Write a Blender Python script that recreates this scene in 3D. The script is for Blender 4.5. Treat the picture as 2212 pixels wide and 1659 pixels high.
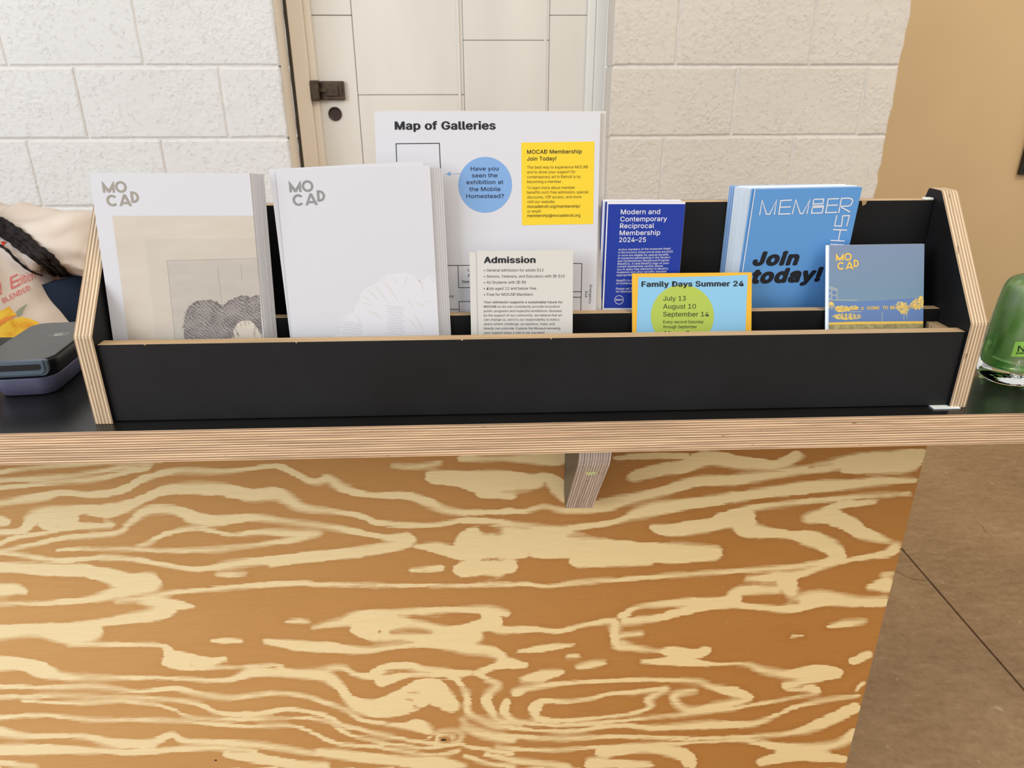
import bpy, bmesh, math, random
import numpy as np
from mathutils import Vector, Matrix
from mathutils.bvhtree import BVHTree
random.seed(7)
for _o in list(bpy.data.objects): bpy.data.objects.remove(_o)
COL = bpy.context.scene.collection
SC = bpy.context.scene
Z0 = 1.07                      # height of the countertop above the floor
# ------------------------------------------------------------------ camera
F_PX, PITCH, ROLL, YAW = 1535.56, .4001, -.0017, .0411
CAM = np.array([.3952, -.6644, .3175 + Z0])
def _rot():
    cp, sp = math.cos(PITCH), math.sin(PITCH)
    fwd = np.array([0, cp, -sp]); right = np.array([1., 0, 0]); down = np.cross(fwd, right)
    m = np.array([right, down, fwd])
    cz, sz = math.cos(YAW), math.sin(YAW)
    m = m @ np.array([[cz, -sz, 0], [sz, cz, 0], [0, 0, 1]])
    cr, sr = math.cos(ROLL), math.sin(ROLL)
    return np.array([[cr, -sr, 0], [sr, cr, 0], [0, 0, 1]]) @ m
RM = _rot()
cd = bpy.data.cameras.new('camera'); cam = bpy.data.objects.new('camera', cd); COL.objects.link(cam)
cd.sensor_width = 36; cd.sensor_fit = 'HORIZONTAL'; cd.lens = F_PX / 2212 * 36
cd.clip_start = .02; cd.clip_end = 50
R3 = Matrix([[RM[0][i], -RM[1][i], -RM[2][i]] for i in range(3)])
cam.matrix_world = Matrix.Translation(Vector(CAM)) @ R3.to_4x4()
cd.dof.use_dof = True; cd.dof.focus_distance = .75; cd.dof.aperture_fstop = 15.0
SC.camera = cam
# ------------------------------------------------------------------ light
SC.view_settings.view_transform = 'Standard'; SC.view_settings.look = 'None'
SC.view_settings.gamma = 1; SC.view_settings.use_curve_mapping = False
SC.view_settings.exposure = 0.0
w = bpy.data.worlds.new('world'); SC.world = w; w.use_nodes = True
w.node_tree.nodes['Background'].inputs[0].default_value = (1.0, .98, .955, 1)
w.node_tree.nodes['Background'].inputs[1].default_value = .80
def area(name, loc, target, size, sy, energy, color):
    l = bpy.data.lights.new(name, 'AREA'); l.shape = 'RECTANGLE'; l.size = size; l.size_y = sy
    l.energy = energy; l.color = color
    o = bpy.data.objects.new(name, l); COL.objects.link(o); o.location = loc
    d = Vector(target) - Vector(loc); o.rotation_euler = d.to_track_quat('-Z', 'Y').to_euler()
    return o
area('window_daylight', (-3.0, -1.9, 2.5), (.1, .9, 1.2), 2.4, 2.0, 120, (.86, .93, 1.0))
area('ceiling_lamp_light', (1.6, -1.2, 3.4), (.7, .5, .9), 1.2, 1.2, 40, (1.0, .83, .62))
area('hall_lamp_light', (3.7, .9, 3.2), (3.1, 3.0, 1.0), .5, .5, 26, (1.0, .87, .70))
# ------------------------------------------------------------------ geometry helpers
def ray(u, v): return RM.T @ np.array([(u - 1106) / F_PX, (v - 829.5) / F_PX, 1.])
def onY(u, v, y): r = ray(u, v); return CAM + r * ((y - CAM[1]) / r[1])
def onZ(u, v, z): r = ray(u, v); return CAM + r * ((z - CAM[2]) / r[2])
def to_px(P):
    v = (np.asarray(P) - CAM) @ RM.T
    return 1106 + F_PX * v[..., 0] / v[..., 2], 829.5 + F_PX * v[..., 1] / v[..., 2]
def tag(o, label=None, cat=None, group=None, kind=None):
    if label: o['label'] = label
    if cat: o['category'] = cat
    if group: o['group'] = group
    if kind: o['kind'] = kind
    return o
def link(name, me, mats, parent=None, smooth=False):
    o = bpy.data.objects.new(name, me); COL.objects.link(o)
    for m in (mats if isinstance(mats, (list, tuple)) else [mats]):
        me.materials.append(m)
    if smooth:
        me.shade_smooth()
    if parent is not None: o.parent = parent
    return o
def empty(name, loc):
    o = bpy.data.objects.new(name, None); COL.objects.link(o); o.location = loc; o.empty_display_size = .05
    return o
def pydata(name, vs, fs, mats, parent=None, smooth=False, mi=None):
    me = bpy.data.meshes.new(name)
    off = Vector((0, 0, 0))
    if parent is not None: off = world_loc(parent)
    me.from_pydata([tuple(Vector(v) - off) for v in vs], [], fs); me.update()
    if mi:
        for p, i in zip(me.polygons, mi): p.material_index = i
    return link(name, me, mats, parent, smooth)
def world_loc(o):
    l = Vector((0, 0, 0))
    while o is not None: l = l + o.location; o = o.parent
    return l
def box_vf(x0, x1, y0, y1, z0, z1):
    vs = [(x, y, z) for z in (z0, z1) for y in (y0, y1) for x in (x0, x1)]
    fs = [(0, 2, 3, 1), (4, 5, 7, 6), (0, 1, 5, 4), (2, 6, 7, 3), (0, 4, 6, 2), (1, 3, 7, 5)]
    return vs, fs    # faces: bottom, top, front(-y), back, left, right
def box(name, x0, x1, y0, y1, z0, z1, mats, parent=None, mi=None, bevel=0):
    vs, fs = box_vf(x0, x1, y0, y1, z0, z1)
    o = pydata(name, vs, fs, mats, parent, mi=mi)
    if bevel:
        b = o.modifiers.new('bevel', 'BEVEL'); b.width = bevel; b.segments = 2; b.limit_method = 'ANGLE'
        b.material = -1
    return o
def prism_x(name, prof, x0, x1, mats, parent=None, bevel=0):
    """side profile prof [(y,z)] extruded along x; material 0 on the two big faces, 1 on the rim"""
    n = len(prof)
    vs = [(x0, y, z) for y, z in prof] + [(x1, y, z) for y, z in prof]
    fs = [tuple(range(n)), tuple(range(2 * n - 1, n - 1, -1))]
    mi = [0, 0]
    for i in range(n):
        j = (i + 1) % n; fs.append((i, i + n, j + n, j)); mi.append(1)
    o = pydata(name, vs, fs, mats, parent, mi=mi)
    bm = bmesh.new(); bm.from_mesh(o.data); bmesh.ops.recalc_face_normals(bm, faces=bm.faces); bm.to_mesh(o.data); bm.free()
    if bevel:
        b = o.modifiers.new('bevel', 'BEVEL'); b.width = bevel; b.segments = 2; b.limit_method = 'ANGLE'; b.angle_limit = math.radians(50)
    return o
def tube(name, pts, radii, mat, parent=None, n=8, smooth=True):
    pts = [Vector(p) for p in pts]
    if not isinstance(radii, (list, tuple)): radii = [radii] * len(pts)
    vs, fs = [], []
    up = Vector((.1, .2, 1)).normalized()
    for i, p in enumerate(pts):
        d = (pts[min(i + 1, len(pts) - 1)] - pts[max(i - 1, 0)]).normalized()
        a = d.cross(up)
        if a.length < .1: a = d.cross(Vector((1, 0, 0)))
        a.normalize(); b = d.cross(a)
        for k in range(n):
            t = 2 * math.pi * k / n
            vs.append(p + a * math.cos(t) * radii[i] + b * math.sin(t) * radii[i])
    for i in range(len(pts) - 1):
        for k in range(n):
            l = (k + 1) % n
            fs.append((i * n + k, i * n + l, (i + 1) * n + l, (i + 1) * n + k))
    fs.append(tuple(range(n - 1, -1, -1))); fs.append(tuple((len(pts) - 1) * n + k for k in range(n)))
    return pydata(name, vs, fs, mat, parent, smooth)
def ring_loft(name, rings, mat, parent=None, smooth=True, cap=True):
    n = len(rings[0]); vs = [v for r in rings for v in r]; fs = []
    for i in range(len(rings) - 1):
        for k in range(n):
            l = (k + 1) % n
            fs.append((i * n + k, i * n + l, (i + 1) * n + l, (i + 1) * n + k))
    if cap:
        fs.append(tuple(range(n - 1, -1, -1))); fs.append(tuple((len(rings) - 1) * n + k for k in range(n)))
    return pydata(name, vs, fs, mat, parent, smooth)
# ------------------------------------------------------------------ materials
def srgb(r, g, b):
    f = lambda c: (c / 255 / 12.92) if c / 255 <= .04045 else ((c / 255 + .055) / 1.055) ** 2.4
    return (f(r), f(g), f(b), 1)
class M:
    """small wrapper: a principled material with chained nodes"""
    def __init__(s, name, color=(200, 200, 200), rough=.6, metal=0, spec=.5):
        s.m = bpy.data.materials.new(name); s.m.use_nodes = True; s.t = s.m.node_tree
        s.b = s.t.nodes['Principled BSDF']
        s.b.inputs['Base Color'].default_value = srgb(*color); s.b.inputs['Roughness'].default_value = rough
        s.b.inputs['Metallic'].default_value = metal; s.b.inputs['Specular IOR Level'].default_value = spec
    def n(s, kind, ins=None, **props):
        nd = s.t.nodes.new(kind)
        for k, v in props.items(): setattr(nd, k, v)
        for k, v in (ins or {}).items():
            if isinstance(v, bpy.types.NodeSocket): s.t.links.new(v, nd.inputs[k])
            else: nd.inputs[k].default_value = v
        return nd
    def coord(s, scale=(1, 1, 1), which='Object', loc=(0, 0, 0)):
        c = s.n('ShaderNodeTexCoord'); mp = s.n('ShaderNodeMapping', {0: c.outputs[which], 'Scale': scale, 'Location': loc})
        return mp.outputs[0]
    def noise(s, vec, scale, detail=3, rough=.5): return s.n('ShaderNodeTexNoise', {'Vector': vec, 'Scale': scale, 'Detail': detail, 'Roughness': rough}).outputs[0]
    def ramp(s, fac, stops, interp='LINEAR'):
        r = s.n('ShaderNodeValToRGB', {0: fac}); cr = r.color_ramp; cr.interpolation = interp
        while len(cr.elements) < len(stops): cr.elements.new(.5)
        for e, (p, c) in zip(cr.elements, stops): e.position = p; e.color = c if len(c) == 4 else srgb(*c)
        return r.outputs[0]
    def math(s, op, a, b=0, c=0):
        return s.n('ShaderNodeMath', {0: a, 1: b, 2: c}, operation=op).outputs[0]
    def mix(s, f, a, b, mode='MIX'):
        nd = s.n('ShaderNodeMix', data_type='RGBA', blend_type=mode)
        for k, v in ((0, f), (6, a), (7, b)):
            if isinstance(v, bpy.types.NodeSocket): s.t.links.new(v, nd.inputs[k])
            else: nd.inputs[k].default_value = v
        return nd.outputs[2]
    def color(s, sock): s.t.links.new(sock, s.b.inputs['Base Color'])
    def rough(s, sock): s.t.links.new(sock, s.b.inputs['Roughness'])
    def bump(s, h, dist, strength=1):
        b = s.n('ShaderNodeBump', {'Height': h, 'Distance': dist, 'Strength': strength}); s.t.links.new(b.outputs[0], s.b.inputs['Normal'])
        return b
def plain(name, color, rough=.6, metal=0, spec=.5, vary=.04, vs=40):
    m = M(name, color, rough, metal, spec)
    nz = m.noise(m.coord(), vs, 3)
    lo = tuple(max(0, c * (1 - vary)) for c in color); hi = tuple(min(255, c * (1 + vary)) for c in color)
    m.color(m.ramp(nz, [(.3, lo), (.7, hi)]))
    return m.m
# painted block work
def block_mat(name, color):
    m = M(name, color, .62, spec=.35)
    c = m.coord()
    big = m.noise(c, 1.2, 2); fine = m.noise(c, 85, 3, .6)
    v = m.n('ShaderNodeTexVoronoi', {'Vector': c, 'Scale': 75., 'Randomness': 1.}).outputs[0]
    pit = m.ramp(m.noise(c, 70, 4, .65), [(.22, (0, 0, 0, 1)), (.42, (1, 1, 1, 1))])
    area_ = m.ramp(m.noise(c, 7, 3, .6), [(.35, (.15, .15, .15, 1)), (.62, (1, 1, 1, 1))])
    h = m.math('MULTIPLY', m.math('ADD', fine, m.math('MULTIPLY', v, .3)), 1.0)
    h2 = m.math('ADD', m.math('MULTIPLY', h, area_), m.math('MULTIPLY', pit, .5))
    m.bump(h2, .0040, .85)
    lo = tuple(int(x * .965) for x in color)
    m.color(m.mix(m.math('MULTIPLY', m.math('SUBTRACT', 1., pit), .07), m.ramp(big, [(.3, lo), (.7, color)]), srgb(150, 145, 138)))
    return m.m
m_block = block_mat('painted_block_white', (219, 218, 216))
m_block_warm = block_mat('painted_block_warm_light', (213, 206, 195))  # same white blocks, with the right side's warm light put into the colour
m_mortar = plain('painted_mortar', (214, 211, 206), .7)
m_mortar_dirty = plain('dusty_mortar', (196, 190, 180), .8, vary=.12, vs=14)
def trim_mat(name, color, rough=.45):
    m = M(name, color, rough)
    c = m.coord((1, 1, .25)); nz = m.noise(c, 5, 3)
    lo = tuple(int(x * .955) for x in color)
    m.color(m.ramp(nz, [(.35, lo), (.65, color)])); m.bump(m.noise(m.coord((1, 1, .3)), 30, 2), .0006, .5)
    return m.m
m_door = trim_mat('door_cream_paint', (222, 218, 210))
m_frame = trim_mat('frame_cream_paint', (232, 221, 204), .38)
m_frame_white = trim_mat('frame_white_paint', (230, 230, 225), .4)
m_gap = plain('dark_gap', (70, 62, 52), .9)
m_bronze = plain('dark_bronze', (78, 66, 54), .42, .7, vary=.2, vs=60)
m_beige = plain('beige_wall_paint', (206, 178, 134), .8, vary=.02, vs=1.5)
def concrete():
    m = M('brown_concrete', (150, 122, 92), .42, spec=.35)
    c = m.coord(); a = m.noise(c, 2.2, 6, .6); b = m.noise(m.coord((1, 3, 1)), 14, 5, .65); d = m.noise(c, 60, 4, .7)
    col = m.ramp(a, [(.3, (128, 98, 66)), (.5, (152, 120, 82)), (.72, (176, 146, 106))])
    col = m.mix(.45, col, m.ramp(b, [(.3, (112, 88, 62)), (.6, (152, 126, 96)), (.75, (186, 164, 134))]))
    col = m.mix(.2, col, m.ramp(d, [(.35, (100, 78, 55)), (.6, (165, 140, 108))]))
    spk = m.ramp(m.noise(m.coord(loc=(3, 1, 0)), 22, 2, .5), [(.70, (0, 0, 0, 1)), (.76, (1, 1, 1, 1))])
    m.color(m.mix(m.math('MULTIPLY', spk, .4), col, srgb(205, 185, 155)))
    m.rough(m.ramp(b, [(.3, (.35, .35, .35, 1)), (.7, (.55, .55, .55, 1))])); m.bump(d, .0006, .3)
    return m.m
m_floor = concrete()
m_crack = plain('floor_joint_dirt', (48, 38, 28), .9)
def ply_mat(name, axis, n, lights, darks, th, off=0., grainy=.3, spots=True):
    """plywood edge: n plies across the thickness th, measured on the object's own axis"""
    m = M(name, lights, .6, spec=.3)
    c = m.n('ShaderNodeTexCoord').outputs['Object']
    sep = m.n('ShaderNodeSeparateXYZ', {0: c}); ax = sep.outputs[axis]
    stretch = [9, 9, 9]; stretch[axis] = 900
    wob = m.noise(m.coord((6, 6, 6)), 1.5, 2)
    t = m.math('ADD', m.math('MULTIPLY', m.math('ADD', ax, off), n / th), m.math('MULTIPLY', m.math('SUBTRACT', wob, .5), .5))
    tri = m.math('PINGPONG', t, 1.0)
    prof = m.ramp(tri, [(.0, (0, 0, 0, 1)), (.38, (.16, .16, .16, 1)), (.60, (.75, .75, .75, 1)), (.8, (1, 1, 1, 1))])
    nz = m.noise(m.coord(tuple(stretch)), 1.0, 4, .65)
    plyid = m.n('ShaderNodeTexWhiteNoise', {'W': m.math('FLOOR', m.math('MULTIPLY', t, .5))}, noise_dimensions='1D').outputs[0]
    dk = m.mix(plyid, srgb(*[int(x * .93) for x in darks]), srgb(*[min(255, int(x * 1.12)) for x in darks]))
    col = m.mix(prof, dk, srgb(*lights))
    col = m.mix(m.math('MULTIPLY', m.ramp(nz, [(.42, (1, 1, 1, 1)), (.56, (0, 0, 0, 1))]), grainy), col, srgb(*[int(x * .62) for x in darks]))
    if spots:
        sx = [60, 60, 60]; sx[axis] = 260
        sp = m.ramp(m.noise(m.coord(tuple(sx)), 1., 2), [(.70, (0, 0, 0, 1)), (.75, (1, 1, 1, 1))])
        col = m.mix(m.math('MULTIPLY', sp, .7), col, srgb(92, 52, 34))
    m.color(col); m.bump(m.math('ADD', nz, m.math('MULTIPLY', prof, .4)), .0004, .5)
    return m.m
m_ply_x = ply_mat('ply_edge_side', 0, 11, (220, 202, 174), (160, 130, 98), .018, spots=True)
m_ply_y = ply_mat('ply_edge_top', 1, 5, (205, 178, 140), (176, 146, 108), .012, grainy=.35, spots=False)
m_ply_z = ply_mat('ply_edge_counter', 2, 26, (246, 220, 180), (164, 124, 98), .036, grainy=.5)
m_ply_b = ply_mat('ply_edge_bracket', 0, 24, (238, 228, 220), (184, 160, 146), .036, grainy=.45)
def laminate(name, col, rough, spec=.4):
    m = M(name, col, rough, spec=spec)
    nz = m.noise(m.coord(), 9, 4, .6); sm = m.noise(m.coord(loc=(5, 2, 1)), 300, 2)
    m.color(m.ramp(nz, [(.35, col), (.7, tuple(int(c * 1.18 + 1) for c in col))]))
    m.rough(m.ramp(nz, [(.3, (rough * .85,) * 3 + (1,)), (.7, (rough * 1.2,) * 3 + (1,))])); m.bump(sm, .00005, .2)
    return m.m
m_black = laminate('black_matte_laminate', (16, 16, 17), .55, .25)
m_black_top = laminate('black_counter_laminate', (20, 20, 20), .26, .45)
m_blackface = laminate('black_front_laminate', (22, 22, 24), .5, .28)
m_bracket_face = laminate('grey_brown_laminate', (92, 84, 72), .45)
m_white_shim = plain('white_shim_plastic', (225, 232, 232), .4)
# paper materials
def paper(name, col, rough=.5, spec=.35): return plain(name, col, rough, 0, spec, .008, 3)
m_paper = paper('white_coated_paper', (200, 201, 208))
m_paper_warm = paper('white_uncoated_paper', (200, 198, 194))
m_edge = paper('paper_edge', (190, 184, 178), .8)
m_edge_brown = paper('printed_paper_edge', (140, 123, 110), .8)
m_ink = paper('black_ink', (26, 28, 36), .5)
m_inkgrey = paper('grey_ink', (82, 80, 80), .5)
m_inkyellow = paper('brown_ink_on_yellow', (96, 78, 22), .5)
m_inknavy = paper('navy_ink', (24, 34, 66), .5)
m_logo_taupe = paper('taupe_print', (150, 143, 133), .5)
m_logo_grey = paper('grey_print', (134, 134, 136), .5)
m_blue_dot = paper('light_blue_print', (118, 158, 208), .45)
m_yellow = paper('yellow_print', (226, 195, 44), .45)
m_royal = paper('royal_blue_print', (18, 50, 152), .4)
m_white_ink = paper('white_print', (224, 224, 230), .45)
m_member = paper('member_blue_print', (92, 150, 212), .38)
m_member_edge = paper('member_paper_edge', (222, 232, 242), .7)
m_orange = paper('orange_yellow_print', (222, 172, 48), .42)
m_sky = paper('sky_blue_print', (130, 184, 218), .42)
m_lime = paper('lime_green_print', (164, 184, 78), .42)
m_gold = paper('golden_print', (222, 184, 82), .45)
def gradient_print():
    m = M('dusk_photo_print', (110, 140, 170), .35)
    g = m.n('ShaderNodeTexCoord').outputs['Generated']; z = m.n('ShaderNodeSeparateXYZ', {0: g}).outputs[2]
    nz = m.noise(m.coord((1, 1, 4)), 16, 4)
    z2 = m.math('ADD', z, m.math('MULTIPLY', m.math('SUBTRACT', nz, .5), .05))
    m.color(m.ramp(z2, [(0, (150, 140, 100)), (.17, (168, 152, 96)), (.30, (96, 120, 158)), (.42, (100, 132, 176)), (.52, (118, 142, 158)), (.66, (106, 134, 160)), (1, (112, 130, 160))]))
    return m.m
m_dusk = gradient_print()
def foliage_print():
    m = M('yellow_foliage_print', (214, 180, 84), .4)
    m.color(m.ramp(m.noise(m.coord(), 420, 4, .75), [(.38, (110, 132, 160)), (.5, (196, 172, 96)), (.62, (232, 198, 98))]))
    return m.m
m_foliage = foliage_print()
m_print_blue = paper('building_blue_print', (92, 122, 172), .4)
def beige_sheet(name, a, b):
    m = M(name, a, .55)
    m.color(m.ramp(m.noise(m.coord((1, 1, 3)), 18, 5, .6), [(.3, a), (.7, b)]))
    return m.m
m_tint1 = beige_sheet('aged_sheet_print', (190, 180, 168), (197, 189, 178))
m_tint2 = beige_sheet('aged_inner_sheet_print', (184, 175, 163), (192, 184, 174))
m_tint3 = beige_sheet('grey_plate_print', (171, 165, 156), (182, 176, 167))
m_pencil = paper('pencil_line', (150, 144, 136), .6)
def hatch():
    m = M('engraved_hair_print', (90, 84, 86), .6)
    c = m.coord()
    w1 = m.n('ShaderNodeTexWave', {'Vector': m.coord((1, 1, 1)), 'Scale': 150., 'Distortion': 9., 'Detail': 3., 'Detail Scale': .6}, bands_direction='DIAGONAL').outputs[1]
    w2 = m.n('ShaderNodeTexWave', {'Vector': m.coord((-1, 1, .6)), 'Scale': 330., 'Distortion': 9., 'Detail': 2., 'Detail Scale': .5}, bands_direction='DIAGONAL').outputs[1]
    blot = m.noise(c, 70, 4, .6)
    s_ = m.math('ADD', m.math('MULTIPLY', m.math('ADD', w1, w2), .32), m.math('MULTIPLY', blot, .75))
    m.color(m.ramp(s_, [(.36, (78, 74, 76)), (.60, (112, 106, 106)), (.9, (156, 149, 145))]))
    return m.m
m_hatch = hatch()
m_ruffle1 = paper('ruffle_shadow_print', (196, 196, 203)); m_ruffle2 = paper('ruffle_light_print', (207, 208, 216))
m_ruffle3 = paper('ruffle_warm_print', (203, 202, 200))
# other materials
def cloth(name, col, bumpd=.004):
    m = M(name, col, .9, spec=.15)
    c = m.coord(); m.color(m.ramp(m.noise(c, 6, 3), [(.3, tuple(int(x * .95) for x in col)), (.7, col)]))
    m.bump(m.noise(m.coord((1, 1, 1)), 350, 2), .0006, .4)
    return m.m
m_tee = cloth('cream_jersey', (220, 208, 196)); m_navy = cloth('navy_knit', (30, 40, 56)); m_jeans = cloth('dark_denim', (38, 46, 66))
m_skin = M('warm_brown_skin', (134, 92, 68), .5).m; m_hair = plain('black_braid_hair', (30, 25, 24), .75, spec=.2, vary=.5, vs=120)
m_red = paper('faded_red_print', (214, 104, 104), .8)
def lemon():
    m = M('lemon_print', (238, 200, 60), .85)
    m.color(m.ramp(m.noise(m.coord(), 28, 4, .6), [(.32, (226, 150, 50)), (.45, (238, 196, 60)), (.62, (246, 218, 90)), (.75, (240, 228, 170))]))
    return m.m
m_lemon = lemon(); m_orangep = paper('orange_print', (232, 150, 70), .85); m_leafp = paper('leaf_print', (150, 160, 140), .85)
m_dev_top = plain('grey_rubber_top', (86, 86, 84), .5); m_dev_dark = plain('black_device_plastic', (22, 23, 26), .3)
m_dev_lip = plain('device_plastic_sky_tint', (78, 92, 106), .3); m_dev_base = plain('lavender_grey_plastic', (92, 92, 116), .38)  # the lip's slate carries the sky-blue reflection in its colour
m_dev_icon = plain('silver_icon_print', (190, 188, 182), .5)
def clear(name, col, rough=.03, ior=1.3, trans=1.0, alpha=1.0):
    m = M(name, col, rough); m.b.inputs['Transmission Weight'].default_value = trans; m.b.inputs['IOR'].default_value = ior
    m.b.inputs['Alpha'].default_value = alpha
    return m.m
m_clear = clear('clear_plastic', (250, 250, 248), .02, 1.25)
m_liquid = M('green_soap', (70, 150, 60), .08)
m_liquid.b.inputs['Transmission Weight'].default_value = .6; m_liquid.b.inputs['IOR'].default_value = 1.33
m_liquid.color(m_liquid.ramp(m_liquid.noise(m_liquid.coord((1, 1, .35)), 38, 3), [(.3, (92, 176, 84)), (.45, (140, 200, 100)), (.6, (206, 232, 184)), (.72, (236, 246, 234))]))
m_liquid = m_liquid.m
m_tagg = paper('light_green_label', (148, 205, 84), .4)
m_pump = plain('white_pump_plastic', (232, 232, 228), .35)
m_screen = plain('black_screen_plastic', (26, 24, 24), .4)
# ================================================================== STRUCTURE
def structure(o): o['kind'] = 'structure'; return o
# floor: sub-base plus two concrete slabs either side of the saw-cut joint
fl = structure(pydata('floor', *box_vf(-3.5, 6.5, -3.5, 6.0, -.12, -.02), m_crack))
jx = lambda y: 1.7175 + (y - .61) * .0209
for s_, nm in ((-1, 'slab'), (1, 'slab')):
    g = .0031
    ys = [-3.5, -1, 0, .4, .8, 1.2, 1.6, 2.2, 6.0]
    rag = [0, .001, -.001, .0008, -.0006, .002, -.001, 0, 0]
    a = [(jx(y) + s_ * g + r, y) for y, r in zip(ys, rag)]
    far = -3.5 if s_ < 0 else 6.5
    poly = a + [(far, 6.0), (far, -3.5)]
    n = len(poly)
    vs = [(x, y, 0) for x, y in poly] + [(x, y, -.02) for x, y in poly]
    fs = [tuple(range(n)), tuple(range(2 * n - 1, n - 1, -1))] + [(i, (i + 1) % n, (i + 1) % n + n, i + n) for i in range(n)]
    o = pydata(nm, vs, fs, m_floor, fl)
    bm = bmesh.new(); bm.from_mesh(o.data); bmesh.ops.recalc_face_normals(bm, faces=bm.faces)
    if bm.faces and bm.faces[0].normal.z < 0: bmesh.ops.reverse_faces(bm, faces=bm.faces)
    bm.to_mesh(o.data); bm.free()
def strip3(pts, wid, zoff, name, mat, parent):
    vs, fs = [], []
    for i, p in enumerate(pts):
        p = np.array(p[:2]); a = np.array(pts[max(i - 1, 0)][:2]); b = np.array(pts[min(i + 1, len(pts) - 1)][:2])
        d = (b - a) / np.linalg.norm(b - a); nn = np.array([-d[1], d[0]]) * wid[i] / 2
        vs += [(*(p + nn), zoff), (*(p - nn), zoff)]
    for i in range(len(pts) - 1): fs.append((2 * i, 2 * i + 1, 2 * i + 3, 2 * i + 2))
    return pydata(name, vs, fs, mat, parent)
strip3([onZ(*q, 0) for q in ((1929, 1232), (1942, 1237), (1958, 1246), (1975, 1252), (1990, 1254), (2004, 1255))], [.0016, .002, .0015, .002, .0015, .0018], .0004, 'crack', m_crack, fl)
strip3([onZ(*q, 0) for q in ((2110, 1127), (2122, 1138), (2130, 1150), (2143, 1158))], [.001, .0012, .001, .0008], .0004, 'crack', m_crack, fl)
# block walls
WY, WT = 1.68, .125
A_Z, H = .3656 + Z0, .2032
J = .0030
def wall(name, x0, x1, rows, mat, mmat):
    back = structure(box(name, x0 + .004, x1 - .004, WY + .0042, WY + WT, 0, A_Z + 5 * H, mmat))
    for r, (zb, zt, xs) in enumerate(rows):
        for a, b in zip(xs[:-1], xs[1:]):
            ja = J if a > x0 + .001 else 0; jb = J if b < x1 - .001 else 0
            xa, xb = a + ja, b - jb; za, zc = zb + J, zt - J
            jt = lambda: random.uniform(-.0012, .0012)
            c = .005
            # outline with slightly wavering edges, chamfered face
            def side(p, q, n):
                out = []
                for i in range(n):
                    t = i / n; out.append((p[0] + (q[0] - p[0]) * t, p[1] + (q[1] - p[1]) * t))
                return out
            cor = [(xa, za), (xb, za), (xb, zc), (xa, zc)]
            out = side(cor[0], cor[1], 3) + side(cor[1], cor[2], 2 if xb < x1 - .01 else 7) + side(cor[2], cor[3], 3) + side(cor[3], cor[0], 2)
            cx_, cz_ = (xa + xb) / 2, (za + zc) / 2
            o2 = []
            for (x, z) in out:
                big = .0045 if (x > x1 - .01 and x1 > 1) else .0012
                o2.append((x + random.uniform(-1, .6) * big, z + jt()))
            inn = [(x + (c if x < cx_ - .02 else (-c if x > cx_ + .02 else 0)) if True else x,
                    z + (c if z < cz_ - .02 else (-c if z > cz_ + .02 else 0))) for x, z in o2]
            # keep side-run points on their own side
            inn = []
            for x, z in o2:
                dx = c if abs(x - xa) < .008 else (-c if abs(x - xb) < .008 else 0)
                dz = c if abs(z - za) < .004 else (-c if abs(z - zc) < .004 else 0)
                inn.append((x + dx, z + dz))
            n = len(o2); yb = WY + WT if (b >= x1 - .001 or a <= x0 + .001) else WY + .012
            dy = random.uniform(-.001, .001)
            vs = [(x, yb, z) for x, z in o2] + [(x, WY + .0028 + dy, z) for x, z in o2] + [(x, WY + dy, z) for x, z in inn]
            fs = [tuple(range(n - 1, -1, -1))]
            for k in range(2):
                for i in range(n):
                    j = (i + 1) % n; fs.append((k * n + i, k * n + j, (k + 1) * n + j, (k + 1) * n + i))
            fs.append(tuple(2 * n + i for i in range(n)))
            pydata('block', vs, fs, mat, back)
    return back
X = lambda u, v: float(onY(u, v, WY)[0])
B = .4064
def rows_for(x0, x1, special):
    rows = []
    for k in range(-7, 5):
        zb = A_Z + k * H; zt = zb + H
        if zt <= .02: continue
        zb = max(zb, 0)
        if k in special: inner = special[k]
        else:
            base = special[0][0] if k % 2 == 0 else special[-1][0]
            inner = []; v = base
            while v > x0 + .06: v -= B
            while v < x1 - .06:
                if v > x0 + .06: inner.append(v)
                v += B
        ext = sorted(inner)
        while ext and ext[0] - B > x0 + .06: ext.insert(0, ext[0] - B)
        while ext and ext[-1] + B < x1 - .08: ext.append(ext[-1] + B)
        rows.append((zb, zt, [x0] + ext + [x1]))
    return rows
XL, XR, XE = -.2005, .7985, 1.688
rl = rows_for(-2.6, XL, {0: [X(12, 125), X(308, 120)], -1: [X(185, 270), X(490, 270)], -2: [X(88, 425), X(358, 360)]})
rr = rows_for(XR, XE, {0: [X(1461, 120), X(1750, 120)], -1: [X(1584, 250), X(1858, 250)], -2: [X(1427, 410), X(1706, 380)]})
wall('wall_left', -2.6, XL, rl, m_block, m_mortar)
wall('wall_right', XR, XE, rr, m_block_warm, m_mortar)
structure(box('wall_top', XL, XR, WY, WY + WT, 2.25, A_Z + 5 * H, m_mortar))
# beige wall further back, with its baseboard
structure(box('wall_far', XE - .6, 6.4, 3.0, 3.1, 0, 2.7, m_beige))
structure(box('baseboard_far', XE - .6, 6.4, 2.985, 3.0, 0, .1, m_frame_white))
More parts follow.
